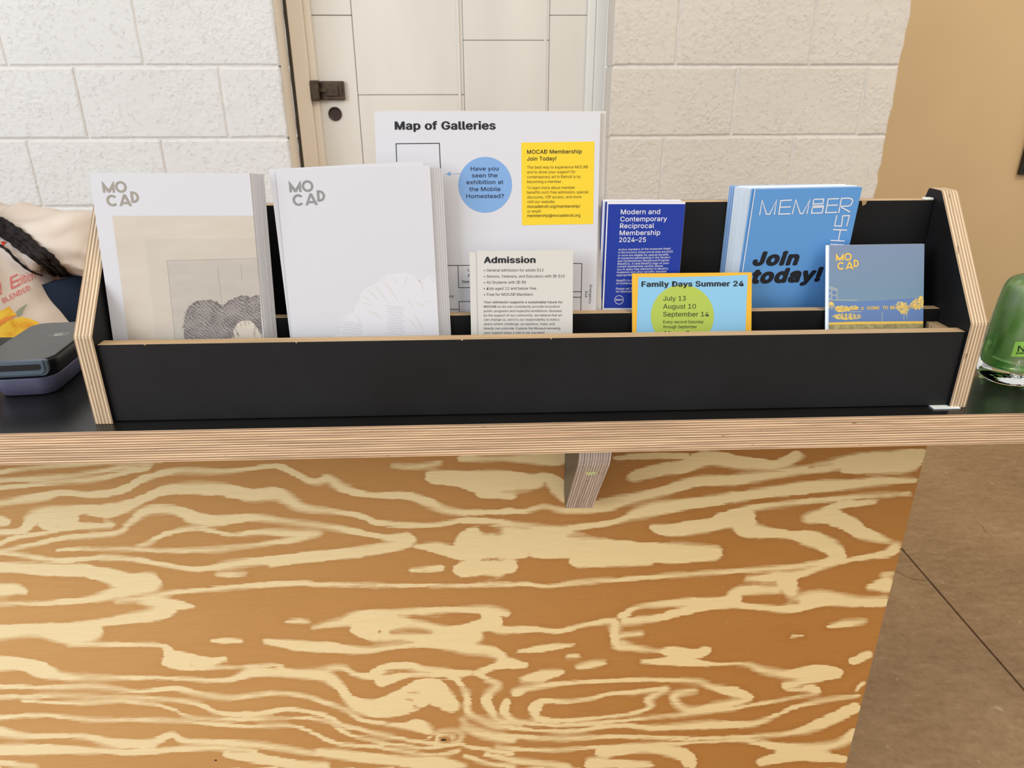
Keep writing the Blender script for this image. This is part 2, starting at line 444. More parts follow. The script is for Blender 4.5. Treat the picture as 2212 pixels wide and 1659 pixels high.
# ------------------------------------------------------------------ door
DY = WY + WT - .005     # frame face
LY = DY + .03           # leaf face
def dbox(name, x0, x1, y0, y1, z0, z1, mat, par, bv=.0015): return box(name, x0, x1, y0, y1, z0, z1, mat, par, bevel=bv)
door = structure(box('door_1', XL + .04, XR - .02, LY + .012, LY + .05, 0, 2.2, m_gap))
zt_ = 2.2
XD = lambda u, v, y=LY: float(onY(u, v, y)[0]); ZD = lambda u, v, y=LY: float(onY(u, v, y)[2])
xs = [XL + .05, XD(760, 40), XD(1001, 120), XD(1186, 120), XR - .03]
cuts = [[ZD(705, 33)], [ZD(880, 205)], [ZD(1090, 87)], [ZD(1225, 33)]]
for i in range(4):
    zz = [0.0] + [cuts[i][0] - .9] * (cuts[i][0] > 1.0) + cuts[i] + [zt_]
    for a, b in zip(zz[:-1], zz[1:]):
        g = .0007 if i else .001
        dy = (.0, .002, -.001, .001)[i]
        dbox('panel', xs[i] + g, xs[i + 1] - g, LY + dy, LY + .012, a + g, b - g, m_door, door)
# faint bead mouldings beside the joints
for u in (993, 1180): dbox('bead', XD(u, 120) - .008, XD(u, 120) + .001, LY - .003, LY + .002, 0, zt_, m_door, door, .001)
fr = structure(box('trim_1', XL + .012, XD(664, 137, DY), DY, DY + .06, 0, 2.25, m_frame, bevel=.002))
structure(box('trim_2', XD(664, 137, DY), XD(681, 137, DY + .018), DY + .018, DY + .06, 0, 2.24, m_frame, bevel=.002))
structure(box('trim_3', XL - .0005, XL + .0006, WY + .02, WY + WT - .01, 0, 2.25, m_frame))
structure(box('trim_4', XD(1285, 137, DY), XR - .004, DY, DY + .06, 0, 2.25, m_frame_white, bevel=.002))
structure(box('trim_5', XD(1266, 137, DY + .018), XD(1285, 137, DY), DY + .012, DY + .06, 0, 2.24, m_frame_white, bevel=.003))
structure(box('trim_6', XL, XR, DY, DY + .06, 2.2, 2.26, m_frame))
structure(box('gap_shade_strip', XL + .0006, XL + .0125, DY + .004, DY + .05, 0, 2.25, m_gap))  # open gap beside the frame, its shade painted as a dark strip
# rim latch: case on the leaf, keeper on the frame, and the dark round lock below
def fx(u, v, y): p = onY(u, v, y); return float(p[0]), float(p[2])
x1_, zt1 = fx(690, 175, LY); x2_, zb1 = fx(747, 216, LY)
latch = box('latch', x1_ + .004, x2_, LY - .016, LY, zb1, zt1, m_bronze, door, bevel=.003)
box('latch_face', x1_ + .020, x2_ - .018, LY - .021, LY - .015, zb1 + .011, zt1 - .011, m_bronze, latch, bevel=.003)
box('latch_bar', x2_ - .012, x2_ - .007, LY - .019, LY - .015, zb1 + .012, zt1 - .012, m_gap, latch)
box('latch_bolt', x1_ - .002, x1_ + .026, LY - .023, LY - .018, (zb1 + zt1) / 2 - .004, (zb1 + zt1) / 2 + .008, m_bronze, latch, bevel=.001)
kx, kz = fx(669, 172, DY); 
keep = box('latch_keeper', kx, x1_ + .003, DY - .006, DY + .022, zb1 - .002, zt1 + .002, m_bronze, door, bevel=.003)
lc = onY(724, 246, LY)
def disc_y(name, c, r, y0, y1, mat, par, n=28, dish=0.):
    rings = []
    for (yy, rr_) in ((y1, r), (y0 + .002, r), (y0, r * .9), (y0 + dish, r * .62), (y0 + dish, r * .3)):
        rings.append([(c[0] + rr_ * math.cos(2 * math.pi * k / n), yy, c[2] + rr_ * math.sin(2 * math.pi * k / n)) for k in range(n)])
    return ring_loft(name, rings, mat, par, smooth=False)
disc_y('lock_cylinder', lc, .0215, LY - .006, LY, plain('dark_brown_lock', (58, 44, 40), .5, .4), door, dish=.003)
# ================================================================== COUNTER
CF, CB = -.0166, .2805
PY = .1415
cnt = tag(empty('reception_counter', (0.2, .15, 0)), 'long plywood reception counter with black laminate top and swirling pine grain front', 'counter')
# countertop: front rim ply, top laminate
vs, fs = box_vf(-1.3, 2.0, CF, CB, Z0 - .036, Z0)
ct = box('countertop', -1.3, 2.0, CF, CB, Z0 - .036, Z0, [m_black_top, m_ply_z], cnt, mi=[0, 0, 1, 1, 1, 1], bevel=.0006)
# --- plywood front with traced grain figure (light early-wood streaks over brown late-wood)
L = lambda pts: [(x / 2, 960 + y / 2, w_ / 2) for x, y, w_ in pts]
Rt = lambda pts: [(1000 + x / 2, 960 + y / 2, w_ / 2) for x, y, w_ in pts]
light = [L(s_) for s_ in [
 [(0,118,14),(200,95,12),(450,80,10),(700,70,10)],
 [(0,158,14),(150,148,14),(350,130,12),(520,100,10),(650,85,8)],
 [(0,190,14),(150,172,14),(400,150,16),(550,120,14),(640,104,12)],
 [(0,255,18),(180,225,30),(260,210,20),(400,215,22),(520,200,26),(620,150,24),(760,115,20),(1000,115,14),(1160,95,16),(1220,100,20),(1350,160,20),(1420,150,30),(1480,190,30),(1600,220,20),(1750,220,26),(1850,250,30),(1930,285,26),(2050,295,14),(2212,285,12)],
 [(0,330,40),(30,335,20)],
 [(0,380,20),(100,370,24),(160,310,50),(300,290,50),(450,290,60),(560,260,40),(640,225,30),(740,195,40),(950,195,50),(1080,220,50),(1200,215,50),(1300,270,30),(1450,290,16),(1560,310,20),(1650,340,20),(1850,350,14),(2050,325,16),(2212,345,16)],
 [(200,340,50),(320,320,40)],
 [(0,430,8),(60,405,12),(200,380,14),(350,350,30),(480,350,20)],
 [(0,462,8),(150,430,14),(300,400,16),(500,385,14),(560,340,16),(640,285,34),(760,285,34),(850,320,50),(950,330,40),(1100,318,24),(1300,340,14),(1500,370,20),(1650,400,20),(1760,410,50),(1700,440,40),(1500,470,40),(1300,490,40),(1100,505,30),(900,535,24),(800,535,16),(600,500,14),(450,490,16),(250,500,14),(100,480,14),(0,470,8)],
 [(590,445,6),(650,420,12),(720,385,14),(850,365,14),(1000,390,12),(1130,380,20),(1300,385,24),(1370,385,20),(1250,415,20),(1130,430,12),(900,455,14),(700,460,12),(500,450,10),(250,455,8)],
 [(0,530,40),(200,540,44),(350,545,50),(480,570,60),(560,600,80),(640,600,80),(500,640,50),(400,668,26),(200,685,14),(0,690,12)],
 [(0,630,50),(70,625,40),(110,640,12)],
 [(500,680,8),(650,660,20),(750,640,14),(900,625,14),(1100,610,14),(1250,600,20),(1450,605,14),(1700,610,10),(2212,608,10)],
 [(600,680,10),(660,680,40),(760,695,36),(830,700,10)], [(760,690,30),(700,730,50),(600,745,40),(450,770,30),(300,780,20),(100,790,24),(0,795,30)],
 [(0,822,34),(150,812,34),(320,830,70),(400,810,60),(380,850,20)], [(300,860,20),(500,865,14),(700,870,14),(740,910,40),(800,925,50),(880,940,40),(970,930,16)],
 [(720,940,30),(800,965,20),(950,965,10),(1180,955,8),(1220,970,16)],
 [(920,848,10),(980,848,18),(1040,850,8)], [(940,562,8),(1000,563,18),(1060,560,8)], [(1170,525,10),(1210,515,20),(1245,515,10)], [(1240,765,8),(1290,763,16),(1330,765,8)],
 [(1150,850,20),(1300,870,40),(1450,880,40),(1580,890,24),(1750,870,14),(1900,865,30),(2040,885,40),(2140,895,26),(2175,935,20),(2060,985,14)],
 [(1350,790,10),(1480,770,30),(1560,750,60),(1700,735,40),(1900,715,20),(2100,712,20),(2190,730,20)], [(1550,800,50),(1650,830,50),(1900,830,70),(2050,830,50)],
 [(1620,770,60),(2100,780,50),(2110,740,40)],[(1880,780,50),(2000,810,40)],
 [(0,945,60),(100,950,50),(180,975,60),(260,1000,30),(400,1008,16),(700,1008,12),(960,1020,14),(1100,985,36),(1250,990,30),(1400,1000,40),(1460,1040,30),(1500,1090,30),(1560,1130,60),(1650,1140,80),(1750,1110,100),(1850,1060,100),(1900,1090,80),(1950,1130,50)],
 [(1200,975,20),(1350,980,12),(1470,965,16),(1530,990,14),(1600,1000,26),(1650,970,30),(1750,958,30),(1850,975,24),(1980,990,30),(2040,985,12)],
 [(1650,1022,46),(1750,1000,16),(1850,995,14),(1950,1003,20),(2000,1050,14),(2020,1100,18),(2025,1160,18),(2100,1195,12),(2212,1222,10)],
 [(0,1045,14),(200,1050,12),(400,1045,14),(600,1065,12),(750,1055,16),(880,1080,16),(1000,1095,14),(1200,1075,12),(1320,1090,12),(1420,1120,14),(1500,1150,12),(1560,1190,14),(1650,1205,12),(1740,1215,20),(1810,1215,50),(1850,1240,26)],
 [(0,1092,12),(250,1085,10),(450,1090,8),(700,1100,10),(850,1120,14),(950,1160,12),(1100,1165,18),(1250,1145,14),(1400,1170,12),(1470,1210,14),(1550,1230,12),(1700,1265,12),(1850,1290,10),(1930,1295,8)],
 [(100,1108,6),(350,1118,12),(500,1108,14),(700,1130,8),(850,1183,8),(1050,1188,8),(1300,1182,8),(1420,1200,8),(1500,1250,10),(1650,1288,8),(1850,1312,9),(2000,1292,7)],
 [(0,1180,14),(200,1170,14),(400,1190,10),(700,1190,10),(900,1205,12),(1050,1218,12),(1250,1215,10),(1350,1245,10),(1450,1290,12),(1650,1310,10),(1850,1340,10),(1980,1325,12)],
 [(0,1240,40),(120,1260,20),(350,1260,16),(500,1290,36),(650,1290,30),(740,1255,20),(800,1280,20),(1000,1290,22),(1200,1310,20),(1380,1340,14)],
 [(0,1320,40),(200,1318,40),(450,1325,20),(600,1330,20),(900,1310,20),(1100,1325,16)], [(0,1375,20),(150,1390,12)],
 [(1380,1330,30),(1550,1350,40),(1750,1370,40),(1900,1380,50),(2000,1390,20)], [(980,1340,20),(1100,1355,40),(1250,1378,30),(1400,1390,30)],
 [(1700,92,10),(1800,97,16),(1900,80,12)], [(1870,140,50),(2000,150,70),(2100,170,90),(2212,160,60)], [(2080,215,30),(2212,225,20)],
 [(1800,440,16),(1900,450,40),(2050,480,60),(2212,430,140)], [(2010,540,30),(2150,545,50)],[(1780,545,14),(1900,535,24)],
 [(1850,1268,6),(1880,1250,7),(1920,1238,8),(1970,1238,8),(1998,1258,7),(1980,1282,6),(1950,1290,6)], [(1890,1285,5),(1890,1262,5),(1920,1254,5),(1955,1258,5),(1955,1272,4)],
 [(1960,1290,8),(2050,1310,10),(2212,1335,12)], [(2010,1345,8),(2100,1375,14),(2212,1395,20)], [(2000,1225,10),(2100,1258,26),(2212,1278,20)]]]
light += [Rt(s_) for s_ in [
 [(0,60,30),(180,60,20),(380,60,60),(430,60,40)], [(0,150,70),(150,160,90),(300,160,60),(360,140,30),(420,190,60),(440,240,20)],
 [(740,140,40),(850,110,50),(950,100,50),(1050,60,60),(1200,75,50),(1350,90,40),(1440,50,40)], [(660,60,14),(800,50,20),(960,50,20)],
 [(0,290,14),(250,290,14),(350,270,14),(450,285,20),(600,265,50),(700,240,40),(850,205,36),(1000,165,40),(1200,150,40),(1400,120,30),(1550,100,40),(1700,70,50),(1850,60,60),(1980,40,40)], [(1650,110,30),(1900,95,50),(1960,70,40)],
 [(0,335,12),(150,335,16),(400,365,20),(600,345,20),(700,320,20),(800,285,50),(950,260,46),(1100,240,40),(1300,210,40),(1500,185,50),(1650,175,40),(1800,160,30),(1950,155,14)],
 [(60,430,140),(200,400,90),(350,430,120),(500,440,100),(700,460,80),(900,470,80),(1080,470,60)], [(0,540,60),(200,530,50)], [(450,380,40),(300,370,40)],[(500,500,60),(800,500,40)],
 [(820,360,20),(900,370,50),(1050,350,50),(1180,330,50),(1230,370,60),(1400,390,30),(1500,405,60),(1580,440,60),(1620,490,40),(1500,520,20),(1300,540,16),(1100,552,14),(900,567,12),(700,582,14),(500,597,14),(370,614,12),(250,602,12),(0,607,12)],
 [(1100,315,24),(1250,275,20),(1450,250,14),(1700,228,14),(1930,213,10)], [(1230,300,40),(1240,340,40)],
 [(1500,320,40),(1570,310,60),(1660,340,60),(1720,380,50),(1800,405,30),(1840,420,10)], [(1560,290,30),(1650,262,24),(1780,248,14)],
 [(1870,440,30),(1840,470,30),(1750,485,20),(1600,515,14),(1450,560,30),(1330,575,30),(1230,582,14)], [(1400,600,60),(1420,640,40)],[(1360,625,30),(1200,635,40),(1150,680,50),(1000,680,30),(860,690,20),(750,705,14),(690,740,26)],
 [(700,765,24),(850,748,26),(950,722,30),(1100,690,34),(1250,700,18),(1400,712,30),(1480,680,70),(1560,665,60),(1700,680,40),(1820,680,40)], [(1760,615,20),(1830,605,60)], [(1820,565,16),(1850,560,14)],
 [(0,715,20),(120,722,20),(190,735,16)], [(100,760,40),(160,800,30),(300,800,20),(420,805,16),(550,775,16),(650,765,24),(655,820,24),(670,870,26),(740,880,20),(850,893,10),(900,895,40),(1000,905,40),(1050,890,30)], [(690,825,14),(770,818,12)], [(690,860,20),(730,870,10)],
 [(0,870,60),(60,885,30),(150,915,20),(200,945,40),(265,955,20)], [(180,960,14),(60,985,16),(100,1010,16),(150,1040,20),(120,1070,20),(100,1110,30),(130,1160,20),(150,1190,14),(250,1208,10)],
 [(780,938,14),(950,940,34),(1100,950,10),(1230,950,12),(1290,975,24),(1400,992,30),(1530,985,60),(1610,990,40),(1470,1025,20),(1400,1045,30),(1520,1055,24),(1530,1075,10)],
 [(240,892,8),(340,882,26),(430,870,18),(480,862,5)], [(265,1015,20),(340,1000,40),(425,985,14)], [(500,962,14),(560,950,24),(605,945,16)], [(455,915,12),(495,913,12)], [(1580,788,12),(1660,775,24),(1730,765,12)], [(1420,830,7),(1465,827,7)],
 [(230,1072,30),(300,1050,20),(500,1027,14),(800,1017,12),(1000,1022,14),(1080,1050,20),(1180,1072,36),(1240,1098,14),(1100,1130,30),(980,1150,24),(920,1115,20),(920,1080,24),(1000,1065,12)],
 [(310,1140,40),(340,1110,20),(450,1112,12),(550,1100,12),(620,1080,12),(750,1070,14),(880,1056,12),(800,1100,20),(810,1135,12),(700,1168,10),(450,1192,12),(330,1185,20),(310,1160,20)],
 [(190,1110,20),(180,1160,26),(250,1200,12),(450,1212,10),(700,1192,8),(900,1172,8),(1100,1152,10),(1300,1118,8),(1450,1090,8),(1530,1075,8)],
 [(500,1141,4),(580,1138,10)], [(540,1138,6),(600,1138,6)],
 [(60,1180,10),(120,1215,10),(200,1225,10),(450,1240,12),(650,1215,14),(850,1225,18),(1050,1213,30),(1250,1208,20),(1350,1170,12),(1450,1130,12),(1600,1100,12),(1710,1085,8)],
 [(0,1190,8),(30,1220,8),(150,1252,12),(400,1270,14),(700,1262,12),(1000,1270,10),(1200,1262,10),(1400,1250,14),(1550,1205,40),(1690,1140,40)],
 [(150,1310,10),(400,1322,10),(600,1305,10),(900,1292,10),(1200,1280,10),(1400,1310,34),(1600,1300,24),(1690,1250,40)],
 [(100,1340,10),(250,1370,20),(450,1390,20)], [(600,1330,40),(800,1315,30),(950,1340,50),(980,1380,40)], [(560,1380,50),(800,1390,30)], [(1290,1372,30),(1450,1340,50),(1640,1360,30)], [(1690,935,30),(1750,910,24)], [(1700,1060,10),(1730,1030,10)]]]
dark = [L(s_) for s_ in [
 [(1720,742,10),(1850,752,36),(1950,765,46),(2060,745,36)], [(1690,812,20),(1780,805,30),(1860,815,18)], [(1515,855,16),(1600,860,20),(1720,850,14),(1790,860,8)], [(1640,810,18)]*2,
 [(1760,1075,10),(1820,1070,8)], [(1740,1095,10),(1780,1105,14)], [(1790,1135,18),(1830,1135,10)], [(1650,978,14),(1780,975,14)], [(360,320,40),(440,330,30)],
 [(2100,370,40),(2150,370,34)], [(1400,930,8),(1460,935,8)], [(820,950,12),(860,948,8)], [(960,945,20),(1060,935,24)], [(620,325,30),(720,330,16)]]]
dark += [Rt(s_) for s_ in [
 [(240,202,18),(300,200,12)], [(740,728,16),(800,726,34),(868,720,20)], [(1200,652,8),(1300,668,24),(1440,682,22)], [(1200,600,16),(1350,606,18)], [(950,1100,30),(1050,1085,30),(1110,1078,10)],
 [(740,1350,18),(845,1350,20)], [(380,1160,40),(500,1140,40),(700,1110,50),(760,1095,30)], [(1410,1052,10),(1470,1048,14)], [(1500,100,10),(1600,85,8)],[(80,360,30),(150,375,34)], [(120,500,10),(300,495,14),(80,495,10)], [(460,395,10),(560,398,20),(700,395,30),(800,410,24)]]]
GS = 3.0
GW, GH = int(2212 / GS) + 40, int(720 / GS) + 30
gx, gy = np.meshgrid(np.arange(GW) * GS - 50, np.arange(GH) * GS + 950)
field = np.full((GH, GW), -14.0)
def stamp(pts, sign):
    p = np.array(pts, float); out = []
    P4 = np.vstack([p[0], p, p[-1]])
    for i in range(len(p) - 1):
        n = max(2, int(np.hypot(*(p[i + 1] - p[i])[:2]) / 3))
        for t in np.linspace(0, 1, n, endpoint=False):
            a, b, c, d = P4[i:i + 4]
            q = .5 * (2 * b + (c - a) * t + (2 * a - 5 * b + 4 * c - d) * t * t + (3 * b - a - 3 * c + d) * t ** 3)
            out.append(q)
    out.append(p[-1])
    for x, y, w_ in out:
        r = max(w_, 3.2) / 2; R_ = r + 14
        i0, i1 = int((x - R_ * 1.6 + 50) / GS), int((x + R_ * 1.6 + 50) / GS) + 1; j0, j1 = int((y - R_ - 950) / GS), int((y + R_ - 950) / GS) + 1
        i0, j0 = max(i0, 0), max(j0, 0)
        if i1 <= i0 or j1 <= j0: continue
        d = np.hypot((gx[j0:j1, i0:i1] - x) * .75, gy[j0:j1, i0:i1] - y)
        sub = field[j0:j1, i0:i1]
        if sign > 0: np.maximum(sub, r - d, out=sub)
        else: np.minimum(sub, d - r, out=sub)
for s_ in light: stamp(s_, 1)
for s_ in dark: stamp(s_, -1)
# outside the traced part: plain long wavering bands
x0p, x1p, zt0, zb0 = -1.28, .9745, Z0 - .036, 0.0
xs_ = np.arange(x0p, x1p + .0001, (x1p - x0p) / 560)
zs_ = np.concatenate([np.arange(zt0, .33, -.0032), [.30, .27, .24, .2, .16, .12, .08, .04, 0.0]])
XX, ZZ = np.meshgrid(xs_, zs_)
U_, V_ = to_px(np.stack([XX, np.full_like(XX, PY), ZZ], -1))
U_ = np.clip(U_, 2, 2210)
fi, fj = (U_ + 50) / GS, (V_ - 950) / GS
inside = (U_ > 0) & (fi < GW - 2) & (fj > 0) & (V_ < 1659) & (fj < GH - 2)
a, b = np.clip(fi, 0, GW - 2), np.clip(fj, 0, GH - 2); ia, ib = a.astype(int), b.astype(int); ta, tb = a - ia, b - ib
val = (field[ib, ia] * (1 - ta) * (1 - tb) + field[ib, ia + 1] * ta * (1 - tb) + field[ib + 1, ia] * (1 - ta) * tb + field[ib + 1, ia + 1] * ta * tb)
band = 9 * np.sin(ZZ * 190 + 2.2 * np.sin(XX * 5 + 1) + 1.1 * np.sin(XX * 13 + ZZ * 9)) 
val = np.where(inside, val, band)
nx, nz_ = len(xs_), len(zs_)
vs = np.stack([XX, np.full_like(XX, PY), ZZ], -1).reshape(-1, 3)
idx = np.arange(nx * nz_).reshape(nz_, nx)
quads = np.stack([idx[1:, :-1], idx[1:, 1:], idx[:-1, 1:], idx[:-1, :-1]], -1).reshape(-1, 4)
# add the thickness of the sheet (back and rims)
bk = len(vs); extra = [(x, PY + .018, z) for x in (x0p, x1p) for z in (0, zt0)]
vs = np.vstack([vs, extra]); tl, tr, bl, br = idx[0, 0], idx[0, -1], idx[-1, 0], idx[-1, -1]
fs = [tuple(int(k) for k in q) for q in quads]
nq = len(fs)
fs += [(bk, bk + 1, bk + 3, bk + 2)]
vs2 = list(map(tuple, vs)) + [(x1p, PY, 0), (x1p, PY, zt0), (x0p, PY, 0), (x0p, PY, zt0)]
q = len(vs)
fs += [(q, bk + 2, bk + 3, q + 1), (q + 2, q + 3, bk + 1, bk)]
def pine():
    m = M('pine_plywood_face', (200, 160, 110), .36, spec=.4)
    at = m.n('ShaderNodeAttribute', attribute_name='grain').outputs['Fac']
    n1 = m.noise(m.coord((14, 14, 260)), 1., 5, .7); n2 = m.noise(m.coord((60, 60, 420)), 1., 3, .6)
    f = m.math('ADD', m.math('ADD', at, 1.35), m.math('MULTIPLY', m.math('SUBTRACT', n1, .5), 11.))
    f = m.math('ADD', f, m.math('MULTIPLY', m.math('SUBTRACT', n2, .5), 8.))
    wn = m.n('ShaderNodeMapRange', {0: m.noise(m.coord((9, 9, 26)), 1., 2), 1: .46, 2: .66, 3: 2.2, 4: 13.}).outputs[0]
    k = m.math('ADD', m.math('DIVIDE', f, wn), .5)
    k = m.n('ShaderNodeClamp', {0: k}).outputs[0]
    deep = m.n('ShaderNodeMapRange', {0: at, 1: -13., 2: -1.}).outputs[0]
    warm = m.noise(m.coord((1, 1, 3)), 2.6, 3)
    lt = m.mix(warm, srgb(246, 224, 174), srgb(252, 234, 190))
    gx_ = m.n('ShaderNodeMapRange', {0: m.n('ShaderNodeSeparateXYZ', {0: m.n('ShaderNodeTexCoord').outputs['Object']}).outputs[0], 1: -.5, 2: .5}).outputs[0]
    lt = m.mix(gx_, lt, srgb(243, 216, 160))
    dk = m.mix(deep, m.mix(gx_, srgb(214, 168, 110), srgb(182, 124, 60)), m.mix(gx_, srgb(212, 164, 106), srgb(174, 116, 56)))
    dk = m.mix(m.math('MULTIPLY', m.ramp(warm, [(.4, (0, 0, 0, 1)), (.65, (1, 1, 1, 1))]), .3), dk, srgb(190, 134, 74))
    col = m.mix(k, dk, lt)
    fine = m.ramp(m.noise(m.coord((20, 20, 1500)), 1., 3, .6), [(.3, (.90, .89, .87, 1)), (.6, (1, 1, 1, 1))])
    col = m.mix(1., col, fine, 'MULTIPLY')
    fleck = m.ramp(m.noise(m.coord((130, 130, 900)), 1., 1), [(.70, (0, 0, 0, 1)), (.76, (1, 1, 1, 1))])
    col = m.mix(m.math('MULTIPLY', fleck, .35), col, srgb(236, 208, 158))
    m.color(col); m.bump(m.math('ADD', n2, k), .0002, .2)
    return m.m
m_pine = pine(); m_pine_edge = plain('pine_edge', (190, 138, 82), .7, vary=.15, vs=90)
fp = pydata('front_panel', vs2, fs, [m_pine, m_pine_edge], cnt, mi=[0] * nq + [1] * 3)
at = fp.data.attributes.new('grain', 'FLOAT', 'POINT')
at.data.foreach_set('value', np.concatenate([val.reshape(-1), np.zeros(len(fp.data.vertices) - nx * nz_)]).astype(np.float32))
# two dark knots
m_knot = plain('dark_knot', (58, 36, 26), .6, vary=.3, vs=400)
for (u, v, a, b) in ((958, 1598, 7.5, 4.6), (466, 1642, 4, 2.6)):
    c = onY(u, v, PY); s_ = 1 / 1750
    n = 16; r_ = [(c[0] + a * s_ * math.cos(t) * random.uniform(.85, 1.1), PY - .0004, c[2] + b * s_ * math.sin(t) * random.uniform(.85, 1.1)) for t in np.linspace(0, 2 * math.pi, n, endpoint=False)]
    pydata('knot', r_, [tuple(range(n))], m_knot, cnt)
box('end_panel', x1p - .018, x1p, PY + .018, .275, 0, Z0 - .036, m_pine_edge, cnt)
box('base_shelf', x0p, x1p - .018, PY + .018, .275, .08, .10, m_pine_edge, cnt)
box('end_panel', x0p, x0p + .018, PY + .018, .275, 0, Z0 - .036, m_pine_edge, cnt)
# support bracket below the overhang
bx0, bx1 = .4965, .5325
prof = [(.020, Z0 - .036), (.0195, Z0 - .058), (.0215, Z0 - .066), (.027, Z0 - .076), (.122, Z0 - .1925), (PY, Z0 - .178), (PY, Z0 - .036)]
br_ = prism_x('support_bracket', prof, bx0, bx1, [m_bracket_face, m_ply_b], cnt)
c = onY(1276, 1016, .045)
tube('screw_hole', [(c[0] - .006, .0385, c[2]), (c[0] + .006, .0385, c[2])], .0024, plain('gold_wood_chip', (206, 180, 120), .5, vary=.5, vs=900), br_, n=7, smooth=False)
# ================================================================== DISPLAY RACK
W_, T_ = .9042, .018
rack = tag(empty('brochure_rack', (W_ / 2, .06, Z0)), 'wide black brochure rack with slanted plywood side panels on the counter', 'rack')
YT, ZT, YT2, ZK = .0951, .2114 + Z0, .1194, .0925 + Z0
YBK = .1039 + .022
sp = [(0, Z0), (0, ZK - .001), (.0006, ZK + .0015), (YT - .0016, ZT - .003), (YT + .0006, ZT - .0006), (YT + .003, ZT), (YT2 - .002, ZT), (YT2, ZT - .0015), (YBK + .004, ZT - .03), (YBK + .004, Z0)]
prism_x('side_panel', sp, 0, T_, [m_black, m_ply_x], rack, bevel=.0005)
o = prism_x('side_panel', sp, W_ - T_, W_, [m_black, m_ply_x], rack, bevel=.0005)
g = .0006
def panel(name, y, t, z0, z1, mf=None):
    return box(name, T_ + g, W_ - T_ - g, y, y + t, z0, z1, [mf or m_black, m_ply_y], rack, mi=[1, 1, 0, 0, 1, 1], bevel=.0003)
ZF, ZM, ZB_ = .0837 + Z0, .0938 + Z0, .2002 + Z0
panel('front_panel', .0038, .0135, Z0 + .0015, ZF, m_blackface)
panel('divider_panel', .0512, .0117, Z0 + .012, ZM)
panel('back_panel', .1038, .014, Z0 + .0015, ZB_)
ZS = Z0 + .082; ZFR = Z0 + .013
box('bottom_board', T_ + g, W_ - T_ - g, .0176, .1035, Z0 + .0015, Z0 + .0118, m_black, rack)
box('raised_shelf', T_ + g, W_ - T_ - g, .0632, .1035, ZS - .01, ZS - .0005, m_black, rack)
cl = [(x, y, z) for z in (Z0 + .058, Z0 + .0795) for x, y in ((.8740, .0300), (.8853, .0300), (.8853, .0510), (.8730, .0510))]
pydata('cleat', cl, [(0, 3, 2, 1), (4, 5, 6, 7), (0, 1, 5, 4), (1, 2, 6, 5), (2, 3, 7, 6), (3, 0, 4, 7)], [m_ply_y], rack)
box('glue_bead', .876, .8858, .1045, .112, ZB_, ZB_ + .0022, m_white_shim, rack, bevel=.0009)
c = onZ(2018, 885, Z0)
box('shim', c[0], W_ - .008, -.0035, .02, Z0 + .0002, Z0 + .0014, m_white_shim, rack)
for u, v in ((1866, 434),):      # splinter of bare wood on the back panel's edge
    c = onY(u, v + 2, .1036); pydata('chip', [(c[0] - .003, .1030, ZB_ + .0003), (c[0] + .0035, .1030, ZB_ + .0003), (c[0] + .002, .1030, ZB_ - .004), (c[0] - .001, .1030, ZB_ - .0055)], [(0, 3, 2, 1)], m_ply_y, rack)
for u in (312, 640, 998, 1190): # little nicks in the front panel's edge
    c = onY(u, 742, .0036); pydata('chip', [(c[0] - .0012, .0036, ZF), (c[0] + .0012, .0036, ZF), (c[0] + .0003, .0036, ZF - .0016)], [(0, 2, 1)], m_ply_y, rack)
# ================================================================== PRINTED MATTER
ORD = ['', 'second', 'third', 'fourth', 'fifth', 'sixth', 'seventh', 'eighth', 'ninth', 'tenth', 'eleventh', 'twelfth', 'thirteenth', 'fourteenth', 'fifteenth', 'sixteenth', 'seventeenth', 'eighteenth', 'nineteenth', 'twentieth', 'twenty-first', 'twenty-second', 'twenty-third', 'twenty-fourth']
class Sheet:
    def __init__(s, x0, y0, z0, w, h, lean, yaw, rl):
        u = np.array([math.cos(yaw), math.sin(yaw), 0]); n = np.array([-math.sin(yaw), math.cos(yaw), 0])
        v = math.cos(lean) * np.array([0, 0, 1]) + math.sin(lean) * n
        s.U = math.cos(rl) * u + math.sin(rl) * v; s.V = -math.sin(rl) * u + math.cos(rl) * v
        s.N = np.cross(s.U, s.V)            # towards the viewer
        s.o = np.array([x0, y0, z0]); s.w, s.h = w, h
    def loc(s, u, v):
        r = ray(u, v); t = np.dot(s.o - CAM, s.N) / np.dot(r, s.N); p = CAM + r * t - s.o
        return float(p @ s.U), float(p @ s.V)
    def pt(s, a, b, d=0.): return s.o + s.U * a + s.V * b + s.N * d
    def body(s, name, th, mats, parent=None, curve=0.):
        """th thick, front face on the sheet plane; mat 0 front/back, mat 1 edges"""
        vs = [s.pt(a, b, d) for d in (0, -th) for a, b in ((0, 0), (s.w, 0), (s.w, s.h), (0, s.h))]
        fs = [(0, 1, 2, 3), (7, 6, 5, 4), (0, 4, 5, 1), (1, 5, 6, 2), (2, 6, 7, 3), (3, 7, 4, 0)]
        return pydata(name, vs, fs, mats, parent, mi=[0, 0, 1, 1, 1, 1])
import os
try: INTER = bpy.data.fonts.load(os.path.join(bpy.utils.resource_path('LOCAL'), 'datafiles', 'fonts', 'Inter.woff2'))
except Exception: INTER = None
def _raw(txt, res):
    cu = bpy.data.curves.new('t', 'FONT'); cu.body = txt; cu.size = 1; cu.resolution_u = res
    if INTER: cu.font = INTER
    o = bpy.data.objects.new('t', cu); me = o.to_mesh()
    vs = np.array([v.co[:] for v in me.vertices]).reshape(-1, 3); fs = [tuple(p.vertices) for p in me.polygons]
    ar = sum(p.area for p in me.polygons)
    o.to_mesh_clear(); bpy.data.objects.remove(o); bpy.data.curves.remove(cu)
    return vs, fs, ar
GL = {}
